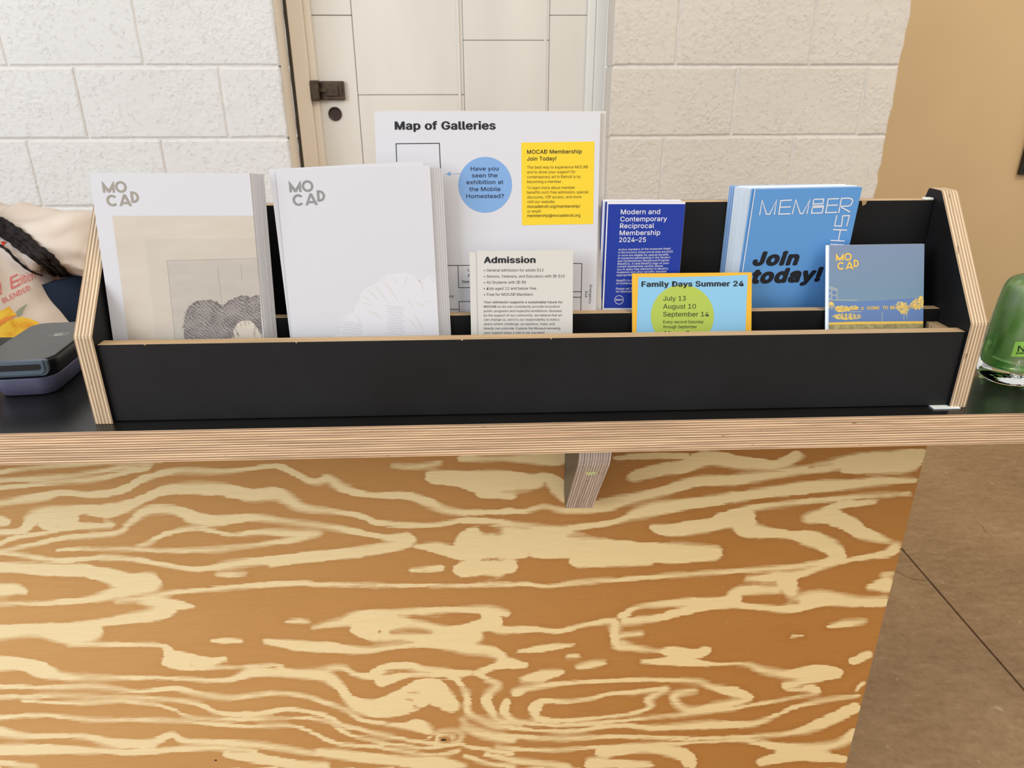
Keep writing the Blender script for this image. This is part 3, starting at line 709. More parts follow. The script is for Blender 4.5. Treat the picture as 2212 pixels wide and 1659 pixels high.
def glyph(ch):
    """outline-filled glyph, at the coarsest curve resolution whose fill came out whole, and its advance width"""
    if ch not in GL:
        xl = _raw('l', 3)[0][:, 0].max(); adv = _raw(ch + 'l', 3)[0][:, 0].max() - xl
        best = None
        for r in (3, 2, 4, 6, 5, 7, 8):
            v, f, ar = _raw(ch, r); c = {}
            for q_ in f:
                for i in range(len(q_)):
                    e = tuple(sorted((q_[i], q_[(i + 1) % len(q_)]))); c[e] = c.get(e, 0) + 1
            if best is None: best = (v, f)
            if sum(1 for n_ in c.values() if n_ == 1) == len(v): best = (v, f); break
        v, f = best
        if len(v):                       # overlapping strokes of one letter get a hair of height each
            lab = list(range(len(v)))
            def root(i):
                while lab[i] != i: i = lab[i]
                return i
            for q_ in f:
                for i in q_[1:]: lab[root(i)] = root(q_[0])
            ids = sorted({root(i) for i in range(len(v))}); v = v.copy()
            for i in range(len(v)): v[i, 2] += .0018 * ids.index(root(i))
        GL[ch] = (v, f, adv)
    return GL[ch]
def text_geo(txt, bold=0., res=2):
    V, fs, x = [np.zeros((0, 3))], [], 0.; n = 0
    for ch in txt:
        v, f, adv = glyph(ch)
        if len(v): V.append(v + np.array([x, 0, 0])); fs += [tuple(i + n for i in q_) for q_ in f]; n += len(v)
        x += adv + bold * .9
    vs = np.vstack(V)
    if bold > 0 and len(vs):          # heavier weight: the same glyphs struck again slightly to each side
        b = bold * .62; n0 = len(vs); v0 = vs.copy(); f0 = list(fs)
        ring = [(1.35 * b * math.cos(t), 1.35 * b * math.sin(t)) for t in np.linspace(0, 2 * math.pi, 20, endpoint=False)]
        for k, (dx, dy) in enumerate(ring if bold > .04 else ((-b, 0), (b, 0), (-b * .5, b * .8), (b * .5, b * .8), (-b * .5, -b * .8), (b * .5, -b * .8), (-b * 1.7, 0), (b * 1.7, 0))[:6 if bold < .02 else 8]):
            vs = np.vstack([vs, v0 + np.array([dx, dy, (k + 1) * .006])]); fs += [tuple(i + n0 * (k + 1) for i in f) for f in f0]
    return vs, fs
CAPH = None
def cap():
    global CAPH
    if CAPH is None:
        v, _ = text_geo('H'); CAPH = v[:, 1].max()
    return CAPH
def lettering(sheet, name, lines, mat, parent, px, d=.00022):
    """lines: (text, A, B, cap, bold, italic) with A,B baseline ends and cap height in crop pixels; px maps crop to photo"""
    V, F = [], []
    for ln in lines:
        txt, A, Bp, ch = ln[:4]; bold = ln[4] if len(ln) > 4 else 0.; ital = ln[5] if len(ln) > 5 else 0.
        vs, fs = text_geo(txt, bold)
        if not len(vs): continue
        a = np.array(sheet.loc(*px(*A))); b = np.array(sheet.loc(*px(*Bp)))
        up0 = np.array(sheet.loc(*px(A[0], A[1] - ch))) if abs(Bp[0] - A[0]) > abs(Bp[1] - A[1]) else np.array(sheet.loc(*px(A[0] + ch, A[1])))
        d_ = b - a; wl = np.linalg.norm(d_); e = d_ / wl; nrm = np.array([-e[1], e[0]])
        hh = abs((up0 - a) @ nrm)
        x0, x1 = vs[:, 0].min(), vs[:, 0].max()
        sx = wl / (x1 - x0); sy = hh / cap()
        X_ = (vs[:, 0] - x0) * sx + vs[:, 1] * sy * ital; Y_ = vs[:, 1] * sy
        k = len(V)
        for xx, yy, zz in zip(X_, Y_, vs[:, 2]):
            q_ = a + e * xx + nrm * yy; V.append(sheet.pt(q_[0], q_[1], d + zz * .001))
        F += [tuple(i + k for i in f) for f in fs]
    return pydata(name, V, F, mat, parent)
def patch(sheet, name, polys, mat, parent, px=None, d=.00012):
    if 1 < len(polys) <= 14:
        for i, pl in enumerate(polys): o = patch(sheet, name, [pl], mat, parent, px, d + .000012 * i)
        return o
    V, F = [], []
    for pl in polys:
        k = len(V)
        for p in pl:
            a, b = sheet.loc(*(px(*p) if px else p))
            a = min(max(a, .0001), sheet.w - .0001); b = min(max(b, .0001), sheet.h - .0001)
            V.append(sheet.pt(a, b, d))
        F.append(tuple(range(k, k + len(pl))))
    o = pydata(name, V, F, mat, parent)
    if len(polys) > 1: o['kind'] = 'stuff'
    return o
def strokes(sheet, name, polylines, wid, mat, parent, px, d=.0002):
    if 1 < len(polylines) <= 14 and 'lettering' not in name:
        for i, pl in enumerate(polylines): o = strokes(sheet, name, [pl], wid, mat, parent, px, d + 2e-6 * i)
        return o
    V, F = [], []
    for pl in polylines:
        P = [np.array(sheet.loc(*px(*p))) for p in pl]
        ww = wid / (px(1, 0)[0] - px(0, 0)[0]) ** -1
        s0 = np.array(sheet.loc(*px(*pl[0]))); s1 = np.array(sheet.loc(*px(pl[0][0] + wid, pl[0][1]))); lw = np.linalg.norm(s1 - s0) / 2
        k = len(V); n = len(P)
        if n < 2: continue
        for i, p in enumerate(P):
            a = P[i - 1] if i else None; b = P[i + 1] if i < n - 1 else None
            d1 = (p - a) / np.linalg.norm(p - a) if a is not None else None
            d2 = (b - p) / np.linalg.norm(b - p) if b is not None else None
            if d1 is None: d1 = d2; p = p - d1 * lw * .9
            if d2 is None: d2 = d1; p = p + d1 * lw * .9
            n1 = np.array([-d1[1], d1[0]]); n2 = np.array([-d2[1], d2[0]]); m_ = n1 + n2
            ln = np.linalg.norm(m_)
            m_ = m_ / ln if ln > .2 else n1
            sc = lw / max(.42, abs(m_ @ n1))
            dd = d + polylines.index(pl) * 1.5e-6
            V += [sheet.pt(*(p + m_ * sc), dd), sheet.pt(*(p - m_ * sc), dd)]
        F += [(k + 2 * i, k + 2 * i + 1, k + 2 * i + 3, k + 2 * i + 2) for i in range(n - 1)]
    o = pydata(name, V, F, mat, parent)
    if len(polylines) > 20: o['kind'] = 'stuff'
    return o
def circ(cx, cy, rx, ry=None, n=48):
    ry = ry or rx
    return [(cx + rx * math.cos(2 * math.pi * k / n), cy - ry * math.sin(2 * math.pi * k / n)) for k in range(n)]
def logo(sheet, A, capend, mat, parent, px, d=.00022):
    """geometric two-line letter mark; A = baseline-left of the M, capend = px of its top"""
    a = np.array(sheet.loc(*px(*A))); t = np.array(sheet.loc(*px(*capend))); c = abs(t[1] - a[1])
    V, F = [], []
    def quad(ps):
        ar = sum(ps[i][0] * ps[(i + 1) % len(ps)][1] - ps[(i + 1) % len(ps)][0] * ps[i][1] for i in range(len(ps)))
        if ar < 0: ps = ps[::-1]
        k = len(V)
        for x, y in ps: V.append(sheet.pt(a[0] + x * c, a[1] + y * c, d + len(F) * 1e-6))
        F.append(tuple(range(k, k + len(ps))))
    def arc(cx, cy, ro, ri, t0, t1, n=28):
        for i in range(n):
            u0, u1 = t0 + (t1 - t0) * i / n, t0 + (t1 - t0) * (i + 1) / n
            quad([(cx + ri * math.cos(u0), cy + ri * math.sin(u0)), (cx + ro * math.cos(u0), cy + ro * math.sin(u0)), (cx + ro * math.cos(u1), cy + ro * math.sin(u1)), (cx + ri * math.cos(u1), cy + ri * math.sin(u1))])
    # M
    quad([(.0, 0), (.19, 0), (.19, .55), (.0, 1.0)]); quad([(.0, 1.0), (.0, .62), (.42, 0), (.52, .28)]); quad([(.52, .28), (.42, 0), (.60, 0)]); quad([(.52, .28), (.60, 0), (1.03, .62), (1.03, 1.0)])
    quad([(.84, 0), (1.03, 0), (1.03, 1.0), (.84, .55)])
    arc(1.60, .49, .50, .305, 0, 2 * math.pi, 40)
    arc(.69, -.68, .50, .305, math.radians(42), math.radians(318))
    quad([(1.28, -1.15), (1.48, -1.15), (1.90, -.14), (1.82, -.14), (1.72, -.14)]); quad([(2.14, -1.15), (2.36, -1.15), (1.92, -.14), (1.80, -.40)])
    quad([(1.52, -.98), (2.12, -.98), (2.06, -.80), (1.60, -.80)])
    quad([(2.36, -.87), (2.56, -.87), (2.56, .10), (2.36, .10)])
    arc(2.56, -.385, .485, .30, -math.pi / 2, math.pi / 2)
    quad([(2.36, -.87), (2.58, -.87), (2.58, -.685), (2.36, -.685)]); quad([(2.36, .10), (2.58, .10), (2.58, -.085), (2.36, -.085)])
    return pydata('logo', V, F, mat, parent)
mk = lambda sc, ox, oy: (lambda x, y: (ox + x / sc, oy + y / sc))
def copies(src, name, n, group, label, cat, offs):
    """copies of a booklet behind the front one; offs(k)->(vector, extra rotation)"""
    for k in range(1, n + 1):
        o = bpy.data.objects.new(name, src.data) if src.type == 'MESH' else src.copy()
        COL.objects.link(o); v = offs(k); o.location = Vector(v[:3])
        if len(v) > 3: o.rotation_euler = v[3:6]
        tag(o, label, cat, group)
def thingsheet(name, sh, th, mats, label, cat, group=None):
    o = sh.body(name, th, mats); 
    org = Vector(sh.pt(sh.w / 2, 0, -th / 2))       # origin at its foot
    o.data.transform(Matrix.Translation(-org)); o.location = org
    return tag(o, label, cat, group)
# ---- 1 portrait-drawing booklets
LBp = mk(4.148, 180, 340)
S1 = Sheet(.0200, .0210, ZFR, .1510, .2280 + .0010, .143, -.007, -.008)
lb = thingsheet('booklet', S1, .0017, [m_paper, m_edge], 'white booklet with grey engraved hair drawing on the cover, front of the leftmost stack', 'booklet', 'booklets in the leftmost stack')
patch(S1, 'cover_print', [[(258, 524), (1528, 522), (1608, 1640), (405, 1640)]], m_tint1, lb, LBp, .0001)
patch(S1, 'cover_print', [[(553, 733), (1540, 722), (1608, 1640), (655, 1640)]], m_tint2, lb, LBp, .00015)
patch(S1, 'cover_print', [[(750, 924), (1560, 905), (1610, 1640), (822, 1640)]], m_tint3, lb, LBp, .0002)
strokes(S1, 'pencil_line', [[(822, 1630), (750, 924), (1558, 905)], [(1203, 985), (1240, 1300)], [(1412, 960), (1424, 1110)]], 3, m_pencil, lb, LBp, .00025)
hair = [(905, 1640), (900, 1560), (912, 1450), (935, 1370), (985, 1310), (1040, 1285), (1120, 1277), (1190, 1292), (1232, 1325), (1250, 1345), (1275, 1315), (1330, 1275), (1400, 1245), (1460, 1240), (1490, 1260), (1540, 1238), (1580, 1234), (1607, 1640)]
patch(S1, 'engraving', [hair], m_hatch, lb, LBp, .00027)
patch(S1, 'engraving', [[(1325, 1640), (1345, 1560), (1372, 1495), (1420, 1465), (1490, 1462), (1530, 1490), (1560, 1530), (1598, 1580), (1607, 1640)]], m_tint1, lb, LBp, .00033)
random.seed(3)
hl = []
for _ in range(110):     # loose strands around the outline
    i = random.randrange(len(hair) - 1); t = random.random()
    x = hair[i][0] + (hair[i + 1][0] - hair[i][0]) * t; y = hair[i][1] + (hair[i + 1][1] - hair[i][1]) * t
    if y > 1560 or x > 1560: continue
    ang = random.uniform(-.3, 1.3); l_ = random.uniform(10, 34)
    hl.append([(x - l_ * math.cos(ang), y + l_ * math.sin(ang)), (x + l_ * .2 * math.cos(ang), y - l_ * .4 * math.sin(ang))])
for _ in range(60):
    x = random.uniform(1300, 1600); y = random.uniform(1450, 1600); l_ = random.uniform(12, 40)
    if 1390 < x < 1520 and y > 1490: continue
    hl.append([(x, y), (x + l_ * .5, y + l_)])
strokes(S1, 'engraving', hl, 2.4, plain('engraved_line', (104, 98, 100), .6), lb, LBp, .00037)
curls = []
for cx_, cy_, r0 in ((1080, 1440, 130), (1380, 1340, 95), (1540, 1380, 110)):
    for k in range(9):
        r = r0 * (.25 + .085 * k); a0 = random.uniform(0, 6)
        curls.append([(cx_ + r * math.cos(a0 + t * .28) , cy_ + r * .85 * math.sin(a0 + t * .28)) for t in range(9)])
curls = [[p for p in c_ if p[0] < 1600 and p[1] < 1630 and p[1] > 1262] for c_ in curls]
strokes(S1, 'engraving', [c_ for c_ in curls if len(c_) > 2], 3.5, plain('engraved_curl', (160, 152, 150), .6), lb, LBp, .0004)
logo(S1, (178, 315), (178, 210), m_logo_taupe, lb, LBp)
base = bpy.data.meshes.new_from_object(lb); base.name = 'booklet_plain'; base.materials.clear(); base.materials.append(m_paper); base.materials.append(m_edge_brown)
def stack(base, loc0, n, name, label, group, cat, step, sidefn, rotfn=None):
    for k in range(1, n + 1):
        o = bpy.data.objects.new(name, base); COL.objects.link(o)
        o.location = loc0 + step * k + Vector(sidefn(k))
        if rotfn: o.rotation_euler = rotfn(k)
        tag(o, label % ORD[k], cat, group)
N1 = Vector(-S1.N)
stack(base, lb.location.copy(), 8, 'booklet', 'white booklet, %s from the front in the leftmost stack, only its brownish edge showing', 'booklets in the leftmost stack', 'booklet',
      Vector((0, N1.y * .0019 / max(N1.y, .5), 0)), lambda k: (.0012 + .0009 * k + random.uniform(-.0002, .0003), 0, -.0003 * k))
# ---- 2 white ruffle booklets
MBp = mk(4.148, 580, 340)
S2 = Sheet(.2000, .0210, ZFR, .1502, .2299 + .0015, .196, .030, .019)
mb = thingsheet('booklet', S2, .0019, [m_paper, m_edge], 'white booklet with pale ruffled fabric on its cover, front of the second stack', 'booklet', 'booklets in the second stack')
logo(S2, (190, 313), (190, 208), m_logo_grey, mb, MBp)
ruf = [(560, 1640), (600, 1585), (640, 1580), (655, 1450), (700, 1410), (760, 1390), (775, 1330), (815, 1290), (820, 1220), (870, 1170), (930, 1150), (1010, 1090), (1060, 1045), (1130, 1045), (1230, 1030), (1320, 1060), (1390, 1100), (1440, 1045), (1505, 1085), (1535, 1640)]
patch(S2, 'cover_print', [ruf], m_ruffle2, mb, MBp, .00012)
folds = []
for (x, y, dx, dy) in ((880, 1180, 120, 110), (950, 1150, 120, 150), (1020, 1100, 150, 200), (1100, 1060, 60, 60), (1250, 1060, -40, 90), (1300, 1070, 100, 60), (1340, 1080, 60, 130), (1420, 1060, 90, 60), (830, 1240, 90, 50), (820, 1290, 120, 40), (1240, 1260, 60, 100), (1300, 1290, 130, 60), (1400, 1300, 90, -30), (1230, 1430, 120, 120), (1300, 1400, 90, 160), (1360, 1590, 60, -80), (880, 1360, 90, 60), (930, 1370, 90, 80), (780, 1400, 60, 120), (660, 1440, 50, -10)):
    folds.append([(x, y), (x + dx * .5, y + dy * .35), (x + dx, y + dy), (x + dx * .55, y + dy * .5 + 12)])
patch(S2, 'cover_print', folds, m_ruffle3, mb, MBp, .0002)
beads = []
for (cx0, cy0, cols, rows_) in ((1070, 1330, 5, 11), (665, 1470, 6, 6)):
    for r in range(rows_):
        for c_ in range(cols):
            x = cx0 + c_ * 30 + (r % 2) * 14; y = cy0 + r * 24 + c_ * 3
            if y < 1585: beads.append(circ(x, y, 13, 8, 10))
patch(S2, 'cover_print', beads, m_ruffle1, mb, MBp, .00022)
patch(S2, 'cover_print', [[(x + (-3 if 1 else 0), y - 3) for x, y in b_] for b_ in [circ(sum(p[0] for p in b) / 10, sum(p[1] for p in b) / 10, 10, 5.5, 10) for b in beads]], m_ruffle2, mb, MBp, .00026)
_t = thingsheet('booklet', S2, .0011, [m_paper, m_edge], 'x', 'x'); base2 = _t.data; bpy.data.objects.remove(_t)
R_ = S2
def addcopy(base, loc, label, group, name='booklet', rot=None, cat='booklet'):
    o = bpy.data.objects.new(name, base); COL.objects.link(o); o.location = loc
    if rot: o.matrix_world = Matrix.Translation(loc) @ Matrix.Rotation(rot[0], 4, Vector(rot[1]))
    return tag(o, label, cat, group)
N2 = Vector(-S2.N)
addcopy(base2, mb.location + Vector((-.0008, .0023, .0026)), 'white booklet tilted up to the right just behind the ruffled-fabric booklet', 'booklets in the second stack', rot=(-.026, S2.N * -1 * -1 if False else tuple(-S2.N)))
for k in range(4):
    addcopy(base2, mb.location + Vector((.0052 + (.0022 * k if k else 0), (.0038 + .0012 * k), -.0022 - .0004 * k)), 'white booklet, %s from the front in the ruffled-fabric stack, edge showing on the right' % ORD[k + 2], 'booklets in the second stack')
# ---- 3 gallery maps
MPp = mk(4.254, 800, 230); MPl = mk(5.821, 940, 480)
S3 = Sheet(.2864, .0660, ZS, .2286, .2149 + .0015, .197, -.025, -.005)
S3.h = .2149 - .002 + .0008
mp = thingsheet('gallery_map', S3, .0010, [m_paper, m_edge], 'tall white gallery floor plan sheet headed Map of Galleries with a yellow box', 'map', 'gallery maps')
lettering(S3, 'title', [('Map of Galleries', (225, 212), (1152, 210), 72, .035)], m_ink, mp, MPp)
patch(S3, 'blue_dot', [circ(1055, 720, 247, 257)], m_blue_dot, mp, MPp)
strokes(S3, 'arrow', [[(722, 620), (835, 618)]], 3, m_blue_dot, mp, MPp); patch(S3, 'arrow', [[(693, 620), (737, 640), (737, 597)]], m_blue_dot, mp, MPp)
lettering(S3, 'dot_text', [('Have you', (922, 590), (1178, 588), 36, .012), ('seen the', (933, 652), (1168, 650), 36, .012), ('exhibition at', (883, 714), (1222, 712), 36, .012), ('the Mobile', (910, 778), (1196, 776), 36, .012), ('Homestead?', (882, 842), (1228, 840), 36, .012)], m_inknavy, mp, MPp, .0003)
patch(S3, 'yellow_box', [[(1387, 332), (1393, 1092), (2048, 1080), (2060, 322)]], m_yellow, mp, MPp)
lettering(S3, 'membership_heading', [('MOCAD Membership', (1440, 435), (1943, 430), 35, .016), ('Join Today!', (1440, 498), (1708, 495), 35, .016)], m_ink, mp, MPp, .0003)
lettering(S3, 'membership_text', [('The best way to experience MOCAD', (1440, 572), (2000, 568), 26), ('and to show your support for', (1440, 616), (1884, 612), 26), ('contemporary art in Detroit is by', (1440, 660), (1934, 657), 26), ('becoming a member.', (1440, 704), (1762, 702), 26), ('To learn more about member', (1440, 760), (1880, 757), 26), ('benefits such free admission, special', (1440, 802), (2003, 798), 26), ('discounts, VIP access, and more', (1440, 846), (1938, 842), 26), ('visit our website:', (1440, 888), (1697, 887), 26), ('mocadetroit.org/membership/', (1442, 932), (1928, 928), 26, .014), ('or email:', (1442, 976), (1571, 974), 26), ('membership@mocadetroit.org', (1442, 1016), (1928, 1012), 26, .014)], m_inkyellow, mp, MPp, .0003)
strokes(S3, 'floor_plan', [[(242, 505), (236, 342), (634, 338), (645, 575)]], 7, m_ink, mp, MPp)
strokes(S3, 'floor_plan', [[(151, 735), (146, 543), (560, 543)], [(286, 545), (297, 823), (560, 823)], [(60, 1095), (302, 1095)], [(560, 997), (301, 997), (305, 1135)], [(1600, 517), (1845, 520), (1838, 873), (1600, 873)], [(1600, 942), (1835, 943), (1831, 1125)], [(1838, 873), (1835, 943)]], 8, m_ink, mp, MPl)
lettering(S3, 'room_names', [('L', (412, 615), (436, 615), 36), ('See', (332, 762), (424, 762), 32, .01, .2), ('F', (412, 688), (436, 688), 34, .01, .2), ('acy', (150, 945), (234, 943), 32, .012, .2), ('–', (146, 808), (162, 808), 32, .02)], m_ink, mp, MPl)
lettering(S3, 'exit_text', [('Emergency', (1943, 788), (1934, 1024), 30), ('Exit', (1887, 870), (1884, 946), 30)], m_ink, mp, MPl)
base3 = bpy.data.meshes.new_from_object(mp); base3.materials.clear(); base3.materials.append(m_paper_warm); base3.materials.append(m_edge)
for k, (dx, dy, dz) in enumerate(((.0020, .003, -.0004), (.0062, .0046, .0008), (.0071, .0062, .0006))):
    addcopy(base3, mp.location + Vector((dx, dy, dz)), 'blank-looking white map sheet, %s from the front of the tall gallery maps' % ORD[k + 1], 'gallery maps', 'gallery_map', cat='map')
# ---- 4 admission cards
S4 = Sheet(.3890, .0225, ZFR, .0983, .1512, .212, 0, -.001)
ad = thingsheet('admission_card', S4, .0006, [m_paper_warm, m_edge], 'small white Admission price card standing in front of the gallery map', 'card', 'admission cards')
P4 = MPl
lettering(S4, 'title', [('Admission', (612, 512), (1262, 510), 75, .035)], m_ink, ad, P4)
lettering(S4, 'price_list', [('• General admission for adults $12', (612, 620), (1362, 618), 34), ('• Seniors, Veterans, and Educators with ID $10', (612, 697), (1628, 694), 34), ('• All Students with ID $8', (612, 773), (1140, 771), 34), ('• Kids aged 12 and below free', (612, 850), (1270, 847), 34), ('• Free for MOCAD Members', (612, 925), (1228, 923), 34)], m_inkgrey, ad, P4)
lettering(S4, 'body_text', [('Your admission supports a sustainable future for', (612, 1018), (1602, 1018), 28, .014), ('MOCAD', (612, 1074), (770, 1074), 28, .014), ('so we can consistently provide innovative', (785, 1074), (1565, 1073), 28), ('public programs and impactful exhibitions. Boosted', (612, 1129), (1587, 1128), 28), ('by the support of our community, we believe that art', (612, 1184), (1593, 1182), 28), ("can change us, and it's our responsibility to hold a", (612, 1238), (1558, 1237), 28), ('space where challenge, acceptance, hope, and', (612, 1292), (1500, 1291), 28), ('beauty can coincide. Explore the Museum knowing', (612, 1347), (1572, 1346), 28), ('your support plays a role in our success!', (612, 1402), (1372, 1400), 28)], m_inkgrey, ad, P4)
S4b = Sheet(.3815, .0240, ZFR, .1040, .1500 - .0005, .212, 0, -.001)
thingsheet('admission_card', S4b, .0008, [m_paper_warm, m_edge], 'blank-edged white card showing at the left behind the front Admission card', 'card', 'admission cards')
# ---- 5 royal blue brochures
P5 = mk(5.184, 1280, 420)
S5 = Sheet(.5228, .0672, ZS, .0808, .1237, .065, -.006, -.008)
mc = thingsheet('brochure', S5, .0012, [m_white_ink, m_edge], 'royal blue reciprocal membership brochure with white text, front of its pile', 'brochure', 'royal blue brochures')
patch(S5, 'cover_print', [[(176, 108), (126, 1272), (940, 1272), (978, 860), (1044, 108)]], m_royal, mc, P5)
lettering(S5, 'title', [('Modern and', (315, 222), (755, 218), 52, .012), ('Contemporary', (310, 302), (832, 297), 52, .012), ('Reciprocal', (306, 378), (688, 375), 52, .012), ('Membership', (302, 457), (756, 452), 52, .012), ('2024–25', (297, 533), (596, 531), 52, .012)], m_white_ink, mc, P5)
lettering(S5, 'body_text', [('Active members of the museums listed', (289, 628), (870, 616), 22), ('in this brochure whose annual dues are $150', (287, 660), (897, 650), 22), ('or more are eligible for special benefits', (285, 693), (852, 683), 22), ('at museums participating in the Modern', (282, 724), (870, 714), 22), ('and Contemporary Reciprocal Program', (280, 756), (856, 746), 22), ('(Mod/Co). A valid Mod/Co logo on your', (278, 788), (856, 778), 22), ('current membership card(s) allows', (276, 818), (786, 810), 22), ('you to enjoy free admission to Mod/Co', (274, 850), (845, 840), 22), ('museums and other benefits deemed', (272, 882), (823, 872), 22), ('appropriate', (270, 914), (440, 911), 22), ('Mod/Co is n', (267, 974), (440, 972), 22), ('of Contemp', (264, 1006), (440, 1004), 22), ('Please call 3', (261, 1066), (440, 1064), 22), ('for informatio', (259, 1098), (444, 1096), 22)], m_white_ink, mc, P5)
strokes(S5, 'round_logo', [circ(297, 1180, 48, 48, 32) + [(345, 1180)]], 5, m_white_ink, mc, P5); lettering(S5, 'round_logo', [('Mod/Co', (260, 1188), (334, 1187), 18, .02)], m_white_ink, mc, P5)
base5 = bpy.data.meshes.new_from_object(mc); base5.materials.clear(); base5.materials.append(m_royal); base5.materials.append(m_edge)
base5w = base5.copy(); base5w.materials.clear(); base5w.materials.append(m_white_ink); base5w.materials.append(m_edge)
for k, (dx, dy, dz, bb) in enumerate(((-.0016, .0021, -.0003, base5), (-.0022, .0040, .0005, base5w), (-.0036, .0058, .0014, base5w), (-.0043, .0074, .0, base5))):
    addcopy(bb, mc.location + Vector((dx, dy, dz)), '%s-faced brochure, %s from the front of the royal blue pile' % (('blue', 'white', 'white', 'blue')[k], ORD[k + 1]), 'royal blue brochures', 'brochure', cat='brochure')
# ---- 6 light blue membership leaflets
P6 = mk(4.609, 1540, 380)
S6 = Sheet(.6745, .0812, ZS, .1157, .1373 - .002 + .0003, -.070, .061, .005)
me_ = thingsheet('leaflet', S6, .0008, [m_member, m_member_edge], 'light blue MEMBERSHIP leaflet reading Join today, front of the fanned stack', 'leaflet', 'light blue membership leaflets')
ml = [[(465, 385), (490, 245), (532, 380), (563, 382), (634, 242), (611, 380)], [(782, 240), (675, 246), (655, 380), (766, 377)], [(666, 312), (770, 308)],
      [(790, 377), (825, 240), (868, 374), (893, 374), (966, 236), (936, 372)], [(1003, 234), (1102, 230), (1094, 276), (996, 280), (1003, 234)], [(994, 300), (1100, 297)], [(990, 314), (1098, 310), (1086, 368), (980, 371), (990, 314)],
      [(1250, 226), (1148, 230), (1122, 366), (1230, 362)], [(1136, 294), (1238, 290)], [(1252, 364), (1278, 224), (1356, 221), (1384, 232), (1390, 252), (1376, 285), (1352, 299), (1264, 303)], [(1282, 314), (1362, 358)],
      [(1332, 494), (1358, 395), (1292, 397), (1278, 500), (1210, 497), (1232, 396)], [(1200, 534), (1330, 540)], [(1268, 540), (1248, 642)], [(1176, 642), (1306, 648)], [(1172, 680), (1300, 686)]]
strokes(S6, 'membership_lettering', ml, 11, m_white_ink, me_, P6)
strokes(S6, 'cover_line', [[(418, 140), (296, 950)]], 8, m_white_ink, me_, P6)
lettering(S6, 'join_lettering', [('Join', (385, 884), (838, 878), 120, .06, .16), ('today!', (366, 1062), (1060, 1040), 124, .06, .16)], m_ink, me_, P6)
for k in range(1, 24):
    sk = Sheet(.6745 - .0006 * k - random.uniform(0, .0006) - (.0016 if k > 1 else .0022), .0812 + .00090 * k, ZS, .1157, .1360 + random.uniform(-.0004, .0006) - (.0012 if k > 14 else 0), -.070 + .0029 * k, .061 - .0020 * k, .005)
    o = thingsheet('leaflet', sk, .0008, [m_member if k < 3 or k > 17 else m_member_edge, m_member_edge], 'light blue membership leaflet, %s from the front of the fanned stack, pale left edge' % ORD[k], 'leaflet', 'light blue membership leaflets')
# ---- 7 family days card
S7 = Sheet(.5513, .0210, ZFR, .1276, .1268 + .0006, .336, -.001, -.002)
fa = thingsheet('event_card', S7, .0008, [m_orange, m_edge], 'orange-bordered sky blue Family Days Summer 24 card with green disc', 'card')
patch(S7, 'blue_field', [[(488, 1640), (512, 925), (700, 928), (900, 926), (1150, 921), (1400, 915), (1600, 907), (1738, 899), (1722, 1240), (1708, 1640)][::-1]], m_sky, fa, P5)
patch(S7, 'green_disc', [circ(1005, 1362, 354, 350)], m_lime, fa, P5, .0002)
lettering(S7, 'title', [('Family Days Summer 24', (547, 1034), (1692, 1027), 58, .03)], m_ink, fa, P5, .0004)
lettering(S7, 'dates', [('July 13', (790, 1190), (1043, 1190), 52), ('August 10', (790, 1279), (1155, 1279), 52), ('September 14', (790, 1367), (1300, 1366), 52), ('Every second Saturday', (790, 1443), (1243, 1441), 32), ('through September', (790, 1498), (1168, 1496), 32), ('11am – 3pm', (800, 1582), (1180, 1580), 52, .01)], m_ink, fa, P5, .0004)
# ---- 8 dusk photo booklet
S8 = Sheet(.7622, .0190, ZFR, .1032, .1551, .339, .002, .004)
rm = thingsheet('small_booklet', S8, .0011, [m_dusk, m_member_edge], 'small booklet with yellow logo over a blue dusk photo, right end of the rack', 'booklet', 'dusk photo booklets')
logo(S8, (1223, 845), (1223, 768), m_gold, rm, P6)
patch(S8, 'photo_print', [[(1152, 1245), (1430, 1250), (1700, 1238), (2000, 1215), (2102, 1205), (2097, 1445), (1152, 1450)]], m_print_blue, rm, P6)
patch(S8, 'photo_print', [[(1155, 1100), (1200, 1105), (1244, 1125), (1240, 1240), (1155, 1240)]], plain('pale_tower_print', (140, 152, 162), .4), rm, P6, .0001)
patch(S8, 'photo_print', [[(1158, 1128), (1172, 1130), (1172, 1160), (1158, 1160)], [(1190, 1140), (1228, 1148), (1228, 1180), (1190, 1178)], [(1158, 1180), (1172, 1182), (1172, 1215), (1158, 1215)], [(1190, 1195), (1225, 1200), (1225, 1230), (1190, 1228)]], m_print_blue, rm, P6, .0002)
def blob(cx, cy, rx, ry, n=40, jag=.28): return [(cx + rx * math.cos(t) * random.uniform(1 - jag, 1.08), cy - ry * math.sin(t) * random.uniform(1 - jag, 1.08)) for t in np.linspace(0, 2 * math.pi, n, endpoint=False)]
patch(S8, 'tree_print', [blob(1290, 1325, 90, 36), blob(1180, 1290, 34, 40), blob(1880, 1300, 66, 58), blob(1900, 1335, 50, 50), blob(2040, 1275, 74, 62), blob(2070, 1250, 40, 60), blob(1400, 1310, 55, 20), blob(1330, 1400, 150, 34, jag=.15)], m_foliage, rm, P6, .00016)
patch(S8, 'lawn_print', [[(1152, 1480), (1500, 1474), (2096, 1468), (2096, 1560), (1152, 1570)]], plain('olive_print', (150, 142, 96), .4, vary=.15, vs=200), rm, P6, .00014)
patch(S8, 'lawn_print', [[(1152, 1462), (1400, 1452), (2096, 1446), (2096, 1470), (1500, 1475), (1152, 1482)]], m_gold, rm, P6, .00018)
patch(S8, 'tree_print', [[(x, 1290), (x + 10, 1290), (x + 10, 1440), (x, 1440)] for x in (1168, 1188)] + [[(x, 1360), (x + 14, 1360), (x + 12, 1415), (x + 2, 1415)] for x in (1300, 1335, 1380, 1420)], m_print_blue, rm, P6, .00022)
